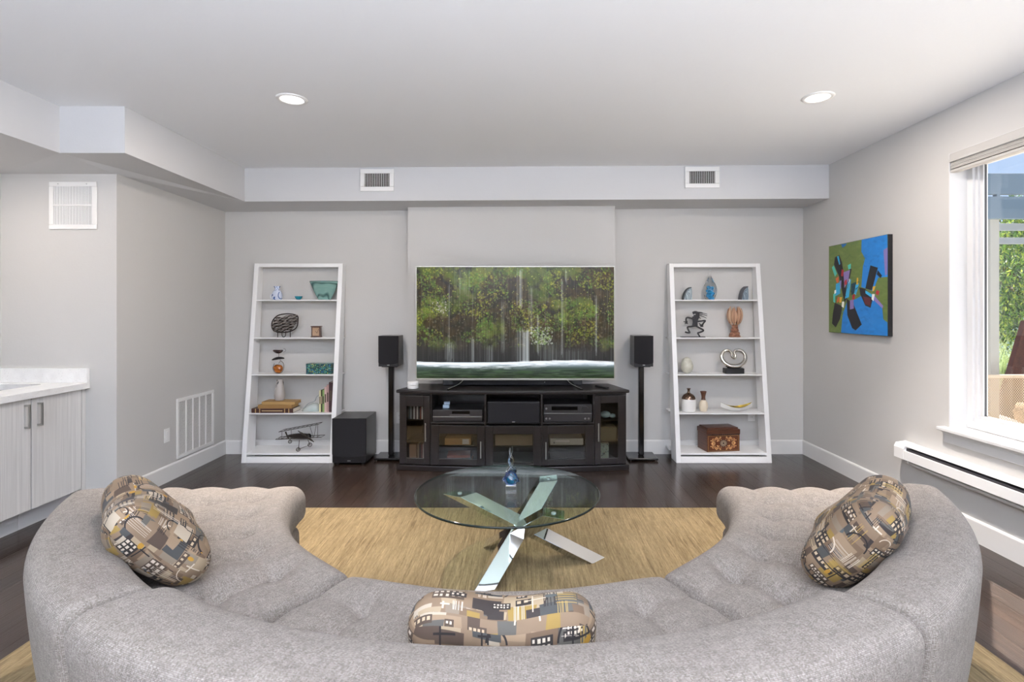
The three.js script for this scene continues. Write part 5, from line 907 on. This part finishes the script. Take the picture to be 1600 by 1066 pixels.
{ // second row
  let s = onShelf(1, 1086, 0.08);
  const k = s.k, iron = std(0x17151a, 0.5), t = thing('dancer_figure', 'flat black metal figure of a leaping dancer with streaming hair', 'figurine', s.pos);
  const q = (u, v) => [(u - 1086) * k, (523.5 - v) * k], px = 8.885, Z = (x, y) => q(1060 + x / px, 410 + y / px);
  const body = [ribbon([Z(195, 750), Z(230, 745), Z(275, 765)], 0.020, 0.006), ribbon([Z(230, 745), Z(232, 800), Z(228, 860)], (a) => 0.030 - 0.006 * Math.sin(a * 3.1), 0.006), ribbon([Z(245, 730), Z(238, 760)], 0.008, 0.006),
    ribbon([Z(215, 760), Z(160, 742), Z(115, 738), Z(105, 775), Z(112, 800)], (a) => 0.009 - 0.002 * a, 0.006), ribbon([Z(260, 790), Z(310, 785), Z(370, 780), Z(345, 815), Z(325, 850)], 0.008, 0.006),
    ribbon([Z(228, 850), Z(180, 860), Z(125, 870), Z(140, 915), Z(155, 945), Z(120, 945), Z(90, 935)], 0.008, 0.006, 40), ribbon([Z(235, 850), Z(290, 880), Z(345, 915), Z(300, 940), Z(260, 950)], 0.008, 0.006), ribbon([Z(262, 950), Z(285, 985), Z(305, 1018)], 0.007, 0.006)];
  obj('body', body.map((g, i) => g.translate(0, 0, i * 0.0009)), iron, t);
  obj('head', [ribbon([Z(198, 676), Z(235, 664), Z(285, 680)], 0.014, 0.006), ribbon([Z(212, 716), Z(245, 712), Z(284, 712)], 0.011, 0.006), ribbon([Z(262, 660), Z(270, 700), Z(262, 738)], 0.020, 0.006)].map((g, i) => g.translate(0, 0, -0.002 - i * 0.0009)), iron, t);
  for (const [a, b, c, d] of [[290, 672, 400, 690], [300, 690, 400, 715], [300, 708, 390, 745], [280, 735, 310, 752], [280, 662, 340, 672]]) obj('hair_strand', ribbon([Z(a, b), Z((a + c) / 2, (b + d) / 2 - 4), Z(c, d)], (w) => 0.0046 - 0.002 * w, 0.005), iron, t);
  for (const [a, b, list] of [[112, 805, [[70, 790], [85, 825], [130, 820], [125, 780]]], [322, 848, [[285, 815], [290, 840], [345, 860]]]]) obj('hand', [ribbon([Z(a - 18, b), Z(a + 14, b)], 0.013, 0.006), ...list.map(([c, d]) => ribbon([Z(a, b), Z(c, d)], 0.004, 0.005))].map((g, i) => g.translate(0, 0, 0.002 + i * 0.0008)), iron, t);
  obj('base', bx(0.235, 0.006, 0.06, (198 / px + 1060 - 1086) * k, 0.003, 0, 0.001), iron, t);
  s = onShelf(1, 1148, 0.09);
  const c = thing('carved_lotus', 'carved wooden lotus bud on a pierced pedestal, right shelf', 'carving', s.pos);
  const wood = std(0x8a5f48, 0.6), pale = std(0xc9a88c, 0.6);
  obj('pedestal', smoothLathe([[0.0001, 0.0], [0.052, 0.001], [0.054, 0.012], [0.044, 0.022], [0.050, 0.036], [0.040, 0.046], [0.030, 0.05], [0.037, 0.068], [0.028, 0.08], [0.022, 0.096], [0.030, 0.112], [0.020, 0.124], [0.0001, 0.126]], 10), wood, c);
  seed = 51; const bumps = []; for (let i = 0; i < 30; i++) { const a = i * 2.39996, y = 0.012 + (i % 6) * 0.017; bumps.push(new THREE.IcosahedronGeometry(0.0085, 1).translate((0.05 - y * 0.27) * Math.cos(a), y, (0.05 - y * 0.27) * Math.sin(a))); }
  obj('pedestal_carving', bumps, std(0x7a4f3c, 0.6), c, { kind: 'stuff' });
  for (let i = 0; i < 7; i++) {
    const a = i / 7 * Math.PI * 2 + 0.45, g = new THREE.SphereGeometry(1, 16, 20), p = g.attributes.position;
    for (let j = 0; j < p.count; j++) { const y = (p.getY(j) + 1) / 2, w = Math.sin(Math.PI * Math.min(1, y * 1.02) ** 0.85), X = p.getX(j), Zz = p.getZ(j); const r = 0.010 + 0.056 * Math.sin(Math.PI * Math.min(1, 0.12 + y * 0.70)); p.setXYZ(j, X * 0.031 * (0.10 + 0.90 * w), 0.118 + y * 0.190, r + Zz * 0.010); }
    g.computeVertexNormals();
    const petal = obj('petal', g.rotateY(a), i % 2 ? pale : std(0xb58e72, 0.6), c);
    obj('petal_spine', tube([0.1, 0.3, 0.5, 0.7, 0.88].map((y) => { const r = 0.010 + 0.056 * Math.sin(Math.PI * Math.min(1, 0.12 + y * 0.70)) + 0.0095; return V(r * Math.sin(a), 0.118 + y * 0.19, r * Math.cos(a)); }), 0.0028, 16, 6), wood, petal);
  }
}
{ // third row
  let s = onShelf(2, 1073.5, 0.09);
  const stone = texture(256, 256, (u, v) => mix([150, 146, 130], [206, 204, 190], 0.3 + 0.5 * noise(u * 8, v * 8, 8, 8, 4) + 0.3 * noise(u * 40, v * 40, 40, 40, 5)), [1, 1]);
  one('stone_egg', 'pale green-grey stone egg standing on the right shelf', 'egg', smoothLathe([[0.0001, 0.0], [0.026, 0.003], [0.050, 0.028], [0.0595, 0.065], [0.052, 0.108], [0.034, 0.142], [0.015, 0.157], [0.0001, 0.160]], 40, 50), std(0xffffff, 0.4, { map: stone }), s.pos);
  s = onShelf(2, 1146, 0.09);
  const t = thing('knot_sculpture', 'polished silver heart-knot sculpture on a black plinth, right shelf', 'sculpture', s.pos);
  obj('plinth', bx(0.185, 0.052, 0.085, 0, 0.0265, 0, 0.004), blackM, t);
  const pts = [[0.0, 0.150], [-0.018, 0.165], [-0.020, 0.20], [-0.045, 0.225], [-0.088, 0.215], [-0.113, 0.17], [-0.10, 0.12], [-0.06, 0.083], [0.0, 0.070], [0.065, 0.085], [0.112, 0.13], [0.115, 0.185], [0.08, 0.225], [0.035, 0.228], [0.012, 0.205], [0.018, 0.175], [0.006, 0.150]];
  const cv = new THREE.CatmullRomCurve3(pts.map(([x, y], i) => V(x, y, 0.018 * Math.cos(i * 0.75))), true), g = new THREE.TubeGeometry(cv, 160, 1, 16, true), p = g.attributes.position;
  for (let i = 0; i < p.count; i++) { const f = Math.floor(i / 17) / 160, m = cv.getPointAt(f % 1), r = 0.0125 + 0.010 * Math.sin(Math.PI * f) ** 2; p.setXYZ(i, m.x + (p.getX(i) - m.x) * r, m.y + (p.getY(i) - m.y) * r, m.z + (p.getZ(i) - m.z) * r); }
  g.computeVertexNormals(); obj('knot', g, silverM, t);
  obj('collar', cyl(0.07, 0.055, 0.008, 0, 0.0525, 0, 30).scale(1, 1, 0.45), blackM, t);
}
{ // fourth row
  let s = onShelf(3, 1076, 0.10);
  const v = thing('bottle_vase', 'rounded white vase with a bronze glazed shoulder, right shelf', 'vase', s.pos);
  obj('white_body', smoothLathe([[0.0001, 0.0], [0.056, 0.001], [0.066, 0.012], [0.069, 0.05], [0.0685, 0.10], [0.066, 0.122]], 48), std(0xe9e8e5, 0.25), v);
  obj('bronze_shoulder', smoothLathe([[0.0662, 0.120], [0.061, 0.142], [0.045, 0.164], [0.022, 0.178], [0.014, 0.186], [0.0125, 0.208], [0.020, 0.224], [0.016, 0.224], [0.009, 0.208], [0.0001, 0.20]], 48), std(0x6f5a4c, 0.14, { metalness: 0.85 }), v);
  s = onShelf(3, 1099, 0.10);
  const u = thing('small_vase', 'small waisted vase, brown neck over cream body, right shelf', 'vase', s.pos);
  obj('cream_body', smoothLathe([[0.0001, 0.0], [0.030, 0.001], [0.034, 0.01], [0.043, 0.045], [0.040, 0.08], [0.026, 0.105], [0.0215, 0.112]], 40), std(0xd9ccb6, 0.3), u);
  obj('brown_neck', smoothLathe([[0.0216, 0.111], [0.018, 0.13], [0.019, 0.15], [0.026, 0.178], [0.032, 0.194], [0.028, 0.194], [0.020, 0.17], [0.0001, 0.15]], 40), std(0x5a3a2a, 0.3), u);
  s = onShelf(3, 1150.5, 0.10);
  const b = thing('boat_bowl', 'long boat-shaped bowl, white outside and gold inside, right shelf', 'bowl', s.pos);
  const hull = (o, inner) => { const g = new THREE.PlaneGeometry(1, 1, 60, 16), p = g.attributes.position; for (let i = 0; i < p.count; i++) { const a = p.getX(i) * 2, c = p.getY(i) * 2, w = 0.052 * Math.max(0.02, 1 - Math.abs(a) ** 2.2); const rim = 0.042 + 0.048 * Math.abs(a) ** 1.8; const depth = (rim - (o + 0.030 * a * a * 1.55)) * (1 - c * c); p.setXYZ(i, a * 0.155, rim - depth, c * w); } g.computeVertexNormals(); return g; };
  obj('white_shell', hull(0.001), std(0xdedcd8, 0.22, { side: THREE.DoubleSide }), b);
  obj('gold_lining', hull(0.006).translate(0, 0.0015, 0), std(0xb9a04a, 0.18, { metalness: 0.9, side: THREE.DoubleSide }), b);
}
{ // inlaid chest on the bottom shelf
  const s = onShelf(4, 1123, 0.055), w = 0.335, h = 0.228, dep = 0.20;
  const inlay = picture(768, 420, (c, W, H) => {
    c.fillStyle = '#3d2015'; c.fillRect(0, 0, W, H); c.strokeStyle = '#a9784a'; c.lineWidth = 8; c.strokeRect(14, 14, W - 28, H - 28); c.strokeStyle = '#c89a62'; c.lineWidth = 3; c.setLineDash?.([8, 6]); c.strokeRect(30, 30, W - 60, H - 60); c.setLineDash?.([]);
    c.fillStyle = '#5b2c18'; c.fillRect(40, 40, W - 80, H - 80);
    const swirl = (x, y, sx, sy) => { c.save(); c.translate(x, y); c.scale(sx, sy); c.strokeStyle = '#d2a068'; c.lineWidth = 15; c.beginPath(); c.arc(0, 0, 40, 0.3, 4.6); c.stroke(); c.beginPath(); c.arc(58, -30, 32, 2, 6); c.stroke(); c.beginPath(); c.arc(-40, 62, 28, -1.4, 2.6); c.stroke(); c.fillStyle = '#e0b47c'; for (const [a, b] of [[0, 0], [62, -28], [-40, 64], [90, 24], [20, 70], [-70, 10], [70, -70]]) { c.beginPath(); c.ellipse(a, b, 15, 11, 0.5, 0, 7); c.fill(); } c.fillStyle = '#2a140d'; c.beginPath(); c.ellipse(20, 22, 16, 10, 0.6, 0, 7); c.fill(); c.restore(); };
    for (const sx of [1, -1]) for (const sy of [1, -1]) { swirl(W / 2 - sx * 235, H / 2 - sy * 85, sx, sy); swirl(W / 2 - sx * 120, H / 2 - sy * 115, sx * 0.7, sy * 0.7); }
    for (const [r, col] of [[98, '#2b1a14'], [84, '#8f8172'], [66, '#2b1a14'], [56, '#a3927c'], [30, '#5d5146']]) { c.fillStyle = col; c.beginPath(); for (let i = 0; i < 16; i++) { const a = i / 16 * Math.PI * 2, q = r * (i % 2 ? 0.93 : 1); i ? c.lineTo(W / 2 + q * Math.cos(a), H / 2 + q * Math.sin(a)) : c.moveTo(W / 2 + q, H / 2); } c.closePath(); c.fill(); }
    c.strokeStyle = '#2b1a14'; c.lineWidth = 3; for (let i = 0; i < 8; i++) { const a = i / 8 * Math.PI * 2; c.beginPath(); c.moveTo(W / 2, H / 2); c.lineTo(W / 2 + 52 * Math.cos(a), H / 2 + 52 * Math.sin(a)); c.stroke(); }
  });
  const wood = std(0xffffff, 0.28, { map: texture(256, 256, (u, v) => { const n = noise(u * 5, v * 60, 5, 60, 2), f = noise(u * 12, v * 140, 12, 140, 3); return mix([54, 28, 18], [98, 58, 38], 0.2 + 0.6 * n + 0.25 * f); }, [0.4, 0.25]) });
  const t = thing('wooden_chest', 'brown inlaid wooden chest with swirling marquetry front, right shelf', 'box', [atX(1123, s.d + dep / 2) - 0.004, s.pos[1], -(s.d + dep / 2)], 0.14);
  obj('body', bx(w, h * 0.72, dep, 0, h * 0.36, 0, 0.003), wood, t);
  const lid = obj('lid', [bx(w + 0.008, h * 0.20, dep + 0.008, 0, h * 0.83, 0, 0.004), bx(w - 0.02, h * 0.07, dep - 0.02, 0, h * 0.965, 0, 0.004)], wood, t);
  obj('carved_band', (() => { const g = []; for (let i = 0; i < 17; i++) g.push(new THREE.SphereGeometry(0.010, 10, 8).scale(1, 0.7, 0.5).translate(-w / 2 + 0.010 + i * (w - 0.02) / 16, h * 0.725, dep / 2 + 0.003)); return g; })(), std(0x2e1710, 0.4), lid, { kind: 'stuff' });
  obj('inlaid_front', keepUV(new THREE.PlaneGeometry(w - 0.012, h * 0.68).translate(0, h * 0.355, dep / 2 + 0.0006)), std(0xffffff, 0.3, { map: inlay }), t);
}

// ------------------------------------------------------------ outside the window
{
  const paver = texture(256, 256, (u, v) => mix([168, 164, 156], [216, 212, 204], 0.25 + 0.4 * noise(u * 20, v * 20, 20, 20, 5) + 0.35 * noise(u * 110, v * 110, 110, 110, 6)), [1.2, 1.2]);
  const gnd = struct('ground', span(RX + 0.2, 60, -0.4, -0.06, 40, -60, 0), std(0xffffff, 0.9, { map: paver }));
  const bluegrey = std(0x4c6274, 0.55), postM = std(0x8e908b, 0.6);
  const p = thing('pergola', 'blue-grey pergola of post and stacked beams outside the window', 'pergola', [4.6, -0.06, -5.3]);
  const d = 5.3, L = 4.2, yb = (v) => atY(v, d) + 0.06;
  obj('post', bx(0.088, yb(312), 0.088, 0, yb(312) / 2, 0, 0.004), postM, p);
  obj('beam', bx(L, yb(310) - yb(344), 0.05, L / 2 - 0.25, (yb(310) + yb(344)) / 2, 0.066, 0.004), bluegrey, p);
  obj('beam', bx(L, yb(274.5) - yb(306.5), 0.05, L / 2 - 0.25, (yb(274.5) + yb(306.5)) / 2, 0.066, 0.004), bluegrey, p);
  obj('spacer', bx(0.03, yb(306.5) - yb(310), 0.05, -0.005, (yb(306.5) + yb(310)) / 2, 0.066, 0.001), bluegrey, p);
  for (const [v0, v1] of [[349.5, 360.5], [371.5, 381.5]]) obj('slat', bx(L, yb(v0) - yb(v1), 0.03, L / 2 + 0.05, (yb(v0) + yb(v1)) / 2, 0.0, 0.003), std(0x767f85, 0.55), p);
  obj('post', bx(0.088, yb(312), 0.088, 3.6, yb(312) / 2, 0, 0.004), postM, p);

  // perforated metal panel
  const N = 128, dat = new Uint8Array(N * N * 4);
  for (let y = 0; y < N; y++) for (let x = 0; x < N; x++) { let on = 255; for (const [a, b] of [[0, 0], [1, 0], [0, 1], [1, 1], [0.5, 0.5]]) if (((x / N - a) * 1) ** 2 + ((y / N - b) * 1.0) ** 2 < 0.058) on = 0; dat.set([on, on, on, 255], (y * N + x) * 4); }
  const holes = new THREE.DataTexture(dat, N, N); holes.wrapS = holes.wrapT = THREE.RepeatWrapping; holes.magFilter = THREE.LinearFilter; holes.repeat.set(1 / 0.0215, 1 / 0.026); holes.needsUpdate = true;
  const dp = 5.05, top = atY(588, dp);
  const f = thing('perforated_panel', 'tan perforated metal screen panel below the window view', 'screen panel', [5.9, -0.06, -dp]);
  obj('perforated_sheet', span(-1.8, 1.8, 0.03, top + 0.05, -0.001, 0.001, 0), std(0xae9a80, 0.6, { alphaMap: holes, alphaTest: 0.5 }), f);
  obj('top_rail', span(-1.85, 1.85, top + 0.045, top + 0.075, -0.02, 0.02, 0.003), std(0xb3a38c, 0.55), f);
  for (const x of [-1.83, 0, 1.83]) obj('post', span(x - 0.02, x + 0.02, 0, top + 0.045, -0.045, -0.005, 0.003), std(0xa5947c, 0.55), f);

  // rocks and low planting just behind the screen
  seed = 61;
  for (let i = 0; i < 9; i++) {
    const g = mergeVertices(new THREE.IcosahedronGeometry(1, 2).deleteAttribute('uv').deleteAttribute('normal')), q = g.attributes.position, a = rr(0.14, 0.34), s1 = rnd() * 9;
    for (let k = 0; k < q.count; k++) { const n = 1 + 0.18 * Math.sin(q.getX(k) * 4 + s1) * Math.cos(q.getY(k) * 3 + s1) + 0.1 * Math.sin(q.getZ(k) * 6 + s1); q.setXYZ(k, q.getX(k) * a * 1.4 * n, q.getY(k) * a * 0.8 * n, q.getZ(k) * a * n); }
    g.computeVertexNormals();
    one('boulder', ['pale buff', 'grey', 'brown', 'cream', 'sandy', 'rusty', 'light grey', 'tan', 'dusty pink'][i] + ' boulder seen through the perforated screen', 'rock', g, std([0xb7a68f, 0xa09a92, 0x8a6f58, 0xd6ccbb, 0xbfa98a, 0x94694f, 0xc4bfb6, 0xa98d70, 0xb59a8b][i], 0.9), [4.9 + (i % 5) * 0.85 + rr(-0.1, 0.1), -0.06 + a * 0.55, -(5.75 + Math.floor(i / 5) * 0.85)], rnd() * 6, 'boulders behind the screen');
  }
  // rusty steel sign, its face towards the room
  const ds = 7.6, sg = thing('steel_sign', 'sloping rust-brown steel sign slab with raised pale letters outside', 'sign', [atX(1569, ds), -0.06, -ds]);
  const hS = atY(501, ds) + 0.06, x1 = atX(1594.5, ds) - atX(1569, ds), slope = x1 / (hS - 0.06 - atY(587, ds));
  const rust = texture(256, 256, (u, v) => mix([44, 24, 20], [82, 45, 34], 0.2 + 0.5 * noise(u * 6, v * 6, 6, 6, 5) + 0.35 * noise(u * 40, v * 40, 40, 40, 6)), [0.8, 0.8]);
  const y587 = atY(587, ds) + 0.06;
  obj('slab', extrude([[-y587 * slope, 0], [2.0, 0], [1.6, hS], [x1, hS]], 0.08, 0.004), std(0xffffff, 0.75, { map: rust }), sg);
  const letter = (rows, u, v, h) => rows.map((q) => ribbon(q.map(([a, b]) => [atX(u, ds) - atX(1569, ds) + a * h, atY(v, ds) + 0.06 + b * h]), h * 0.10, 0.02, 6).translate(0, 0, 0.09));
  const gold = std(0xb9a684, 0.4, { metalness: 0.3 }), lh = 0.072;
  obj('letter', letter([[[0, 1], [0.22, 0], [0.45, 0.8], [0.68, 0], [0.9, 1]].slice(0, 2), [[0.22, 0], [0.45, 0.8]], [[0.45, 0.8], [0.68, 0]], [[0.68, 0], [0.9, 1]]], 1594.3, 553, lh), gold, sg);
  obj('letter', letter([[[0, 0], [0, 1]], [[0, 1], [0.5, 1]], [[0, 0.5], [0.4, 0.5]], [[0, 0], [0.5, 0]]], 1598.3, 544.5, lh), gold, sg);

  // ornamental grass
  const blade = (() => { const g = new THREE.PlaneGeometry(0.014, 1, 1, 6).translate(0, 0.5, 0), q = g.attributes.position; for (let i = 0; i < q.count; i++) { const y = q.getY(i); q.setX(i, q.getX(i) * (1 - 0.85 * y)); q.setZ(i, 0.45 * y * y); q.setY(i, y - 0.22 * y * y); } g.computeVertexNormals(); return g; })();
  const instanced = (name, geo, mat, list, parent) => { const m = new THREE.InstancedMesh(geo, mat, list.length); m.name = name; m.userData.kind = 'stuff'; const o = new THREE.Object3D(); list.forEach(([x, y, z, rx, ry, rz, s], i) => { o.position.set(x, y, z); o.rotation.set(rx, ry, rz); o.scale.set(...(Array.isArray(s) ? s : [s, s, s])); o.updateMatrix(); m.setMatrixAt(i, o.matrix); }); parent.add(m); return m; };
  const leafy = (c) => std(c, 0.7, { side: THREE.DoubleSide, transmission: 0.45, thickness: 0 });
  const gr = thing('ornamental_grass', 'pale green ornamental grass clump left of the steel sign', 'grass clump', [8.05, -0.06, -9.2]);
  const bl = []; for (let i = 0; i < 500; i++) bl.push([rr(-0.25, 0.25), 0, rr(-0.25, 0.25), rr(-0.25, 0.3), rr(0, 6.28), 0, [1.3, rr(0.7, 1.45), 1]]);
  instanced('blades', blade, leafy(0x9cb07c), bl, gr);
  obj('crown', smoothLathe([[0.0001, 0.12], [0.2, 0.09], [0.3, 0.0], [0.0001, 0.0]]), std(0x5a5a38, 0.9), gr);

  // trees
  const leafG = (() => { const s = new THREE.Shape(); s.moveTo(0, 0); s.quadraticCurveTo(0.30, 0.35, 0, 1); s.quadraticCurveTo(-0.30, 0.35, 0, 0); const g = new THREE.ShapeGeometry(s, 4), q = g.attributes.position; for (let i = 0; i < q.count; i++) q.setZ(i, 0.16 * Math.sin(q.getY(i) * 3) - 0.4 * Math.abs(q.getX(i))); g.computeVertexNormals(); return g; })();
  function tree(x, d, h, r, y0, n, size, cols, label, sd) {
    seed = sd;
    const t = thing('tree', label, 'tree', [x, -0.06, -d], 0);
    obj('trunk', [tube([[0, 0, 0], [0.05, h * 0.25, 0.03], [-0.04, h * 0.5, 0], [0.03, h * 0.75, 0.05]], 0.09 * h / 5, 20, 10), ...Array.from({ length: 7 }, (_, i) => { const a = i * 2.4, y = h * (0.32 + i * 0.06); return tube([[0, y, 0], [r * 0.35 * Math.cos(a), y + r * 0.25, r * 0.35 * Math.sin(a)], [r * 0.7 * Math.cos(a), y + r * 0.4, r * 0.7 * Math.sin(a)]], 0.03, 10, 6); })], std(0x4b3a2d, 0.9), t);
    const clumps = []; for (let i = 0; i < 46; i++) { const a = rr(0, 6.28), q = Math.sqrt(rnd()), y = rr(y0, h); const w = Math.sin(Math.PI * Math.min(0.95, 0.15 + 0.8 * (y - y0) / (h - y0))); clumps.push([r * q * w * Math.cos(a), y, r * q * w * Math.sin(a), rr(0.3, 0.55) * r * 0.7]); }
    cols.forEach((c, ci) => { const list = []; for (let i = 0; i < n / cols.length; i++) { const k = clumps[Math.floor(rnd() * 46)], a = rr(0, 6.28), b = Math.acos(rr(-1, 1)), q = k[3] * (0.55 + 0.45 * rnd()); list.push([k[0] + q * Math.sin(b) * Math.cos(a), k[1] + q * 0.7 * Math.cos(b), k[2] + q * Math.sin(b) * Math.sin(a), rr(-1.2, 1.2), rr(0, 6.28), rr(-0.8, 0.8), size * rr(0.7, 1.3)]); } instanced('foliage', leafG, leafy(c), list, t); });
  }
  tree(11.2, 11.8, 3.55, 2.0, 0.7, 22000, 0.095, [0x729a40, 0xa6b84a, 0x4b7136, 0x2a4526], 'bright yellow-green leafy tree behind the pergola slats', 71);  // darkest leaf colour paints in the shadow gaps of the crown
  tree(16.6, 16.0, 6.3, 2.0, 1.2, 14000, 0.12, [0x5c8546, 0x85a655, 0x3f6236, 0x28422a], 'tall green tree whose top shows above the pergola beam', 72);
  tree(13.4, 16.5, 4.1, 2.4, 0.7, 16000, 0.12, [0x46683a, 0x688a4a, 0x335036], 'darker green tree standing behind the parked car', 73);
  tree(21.5, 19.5, 4.8, 3.4, 0.6, 12000, 0.15, [0x547c3c, 0x789848], 'broad green tree at the far right of the window view', 74);

  // parked car, its nose towards the house
  {
    const c = thing('parked_car', 'light blue parked car seen past the grass clump', 'car', [11.15, -0.06, -13.6]);
    const paint = std(0x9fc3dc, 0.18, { clearcoat: 1 });
    const side = [[0.0, 0.35], [0.03, 0.62], [0.18, 0.78], [1.15, 0.98], [1.85, 1.42], [3.1, 1.46], [3.85, 1.06], [4.35, 0.98], [4.42, 0.42], [4.1, 0.24], [0.2, 0.22]];
    const s = new THREE.Shape(); s.moveTo(side[0][0], side[0][1]); s.splineThru(side.slice(1).map(([a, b]) => new THREE.Vector2(a, b))); s.closePath();
    obj('body', new THREE.ExtrudeGeometry(s, { depth: 1.6, bevelEnabled: true, bevelSize: 0.06, bevelThickness: 0.08, bevelSegments: 3, curveSegments: 6 }).translate(0, 0, -0.8), paint, c);
    const glassD = std(0x1b2733, 0.08);
    obj('side_window', [extrude([[1.38, 1.02], [1.95, 1.36], [2.42, 1.38], [2.42, 1.02]], 0.02).translate(0, 0, 0.88), extrude([[2.5, 1.02], [2.5, 1.38], [3.05, 1.36], [3.6, 1.04]], 0.02).translate(0, 0, 0.88)], glassD, c);
    obj('lower_trim', span(0.2, 4.2, 0.28, 0.42, 0.86, 0.9, 0.01), std(0x24384e, 0.4), c);
    for (const x of [0.85, 3.5]) for (const z of [0.80, -0.80]) { const w = obj('wheel', new THREE.TorusGeometry(0.25, 0.08, 14, 36).translate(x, 0.33, z), std(0x17181a, 0.8), c); obj('rim', cyl(0.2, 0.19, 0.08, 0, 0, 0, 24).rotateX(Math.PI / 2).translate(x, 0.33, z), steelM, w); }
    obj('headlight', new THREE.SphereGeometry(0.11, 16, 10).scale(0.5, 0.6, 1.2).translate(0.08, 0.66, 0.62), std(0xe4ecf2, 0.1), c);
  }
  // houses across the street
  const house = (x, d, w, h, col, label) => {
    const t = thing('house', label, 'house', [x, -0.06, -d]);
    obj('wall', bx(w, h, 5, 0, h / 2, 0, 0.01), std(col, 0.8), t);
    const r = obj('roof', extrude([[-w / 2 - 0.4, 0], [w / 2 + 0.4, 0], [w / 2 - 0.6, 1.6], [-w / 2 + 0.6, 1.6]], 5.8).translate(0, h, -2.9), std(0x4a4c52, 0.85), t);
    for (let k = 0; k < 3; k++) { const f = obj('window', bx(1.0, 1.3, 0.08, -w / 2 + w * (k + 0.5) / 3, h * 0.55, 2.52, 0.02), std(0xd6d8d8, 0.5), t); obj('pane', bx(0.84, 1.14, 0.02, -w / 2 + w * (k + 0.5) / 3, h * 0.55, 2.565, 0), std(0x202a38, 0.1), f); }
  };
  house(20.5, 25, 10, 3.4, 0x3c4a66, 'dark blue house across the street behind the trees');
  house(31, 23, 8, 3.2, 0x6a6660, 'grey house at the far right across the street');
}
scene.traverse((o) => { if (o.isMesh) { o.castShadow = true; o.receiveShadow = true; } });
renderer.render(scene, camera);
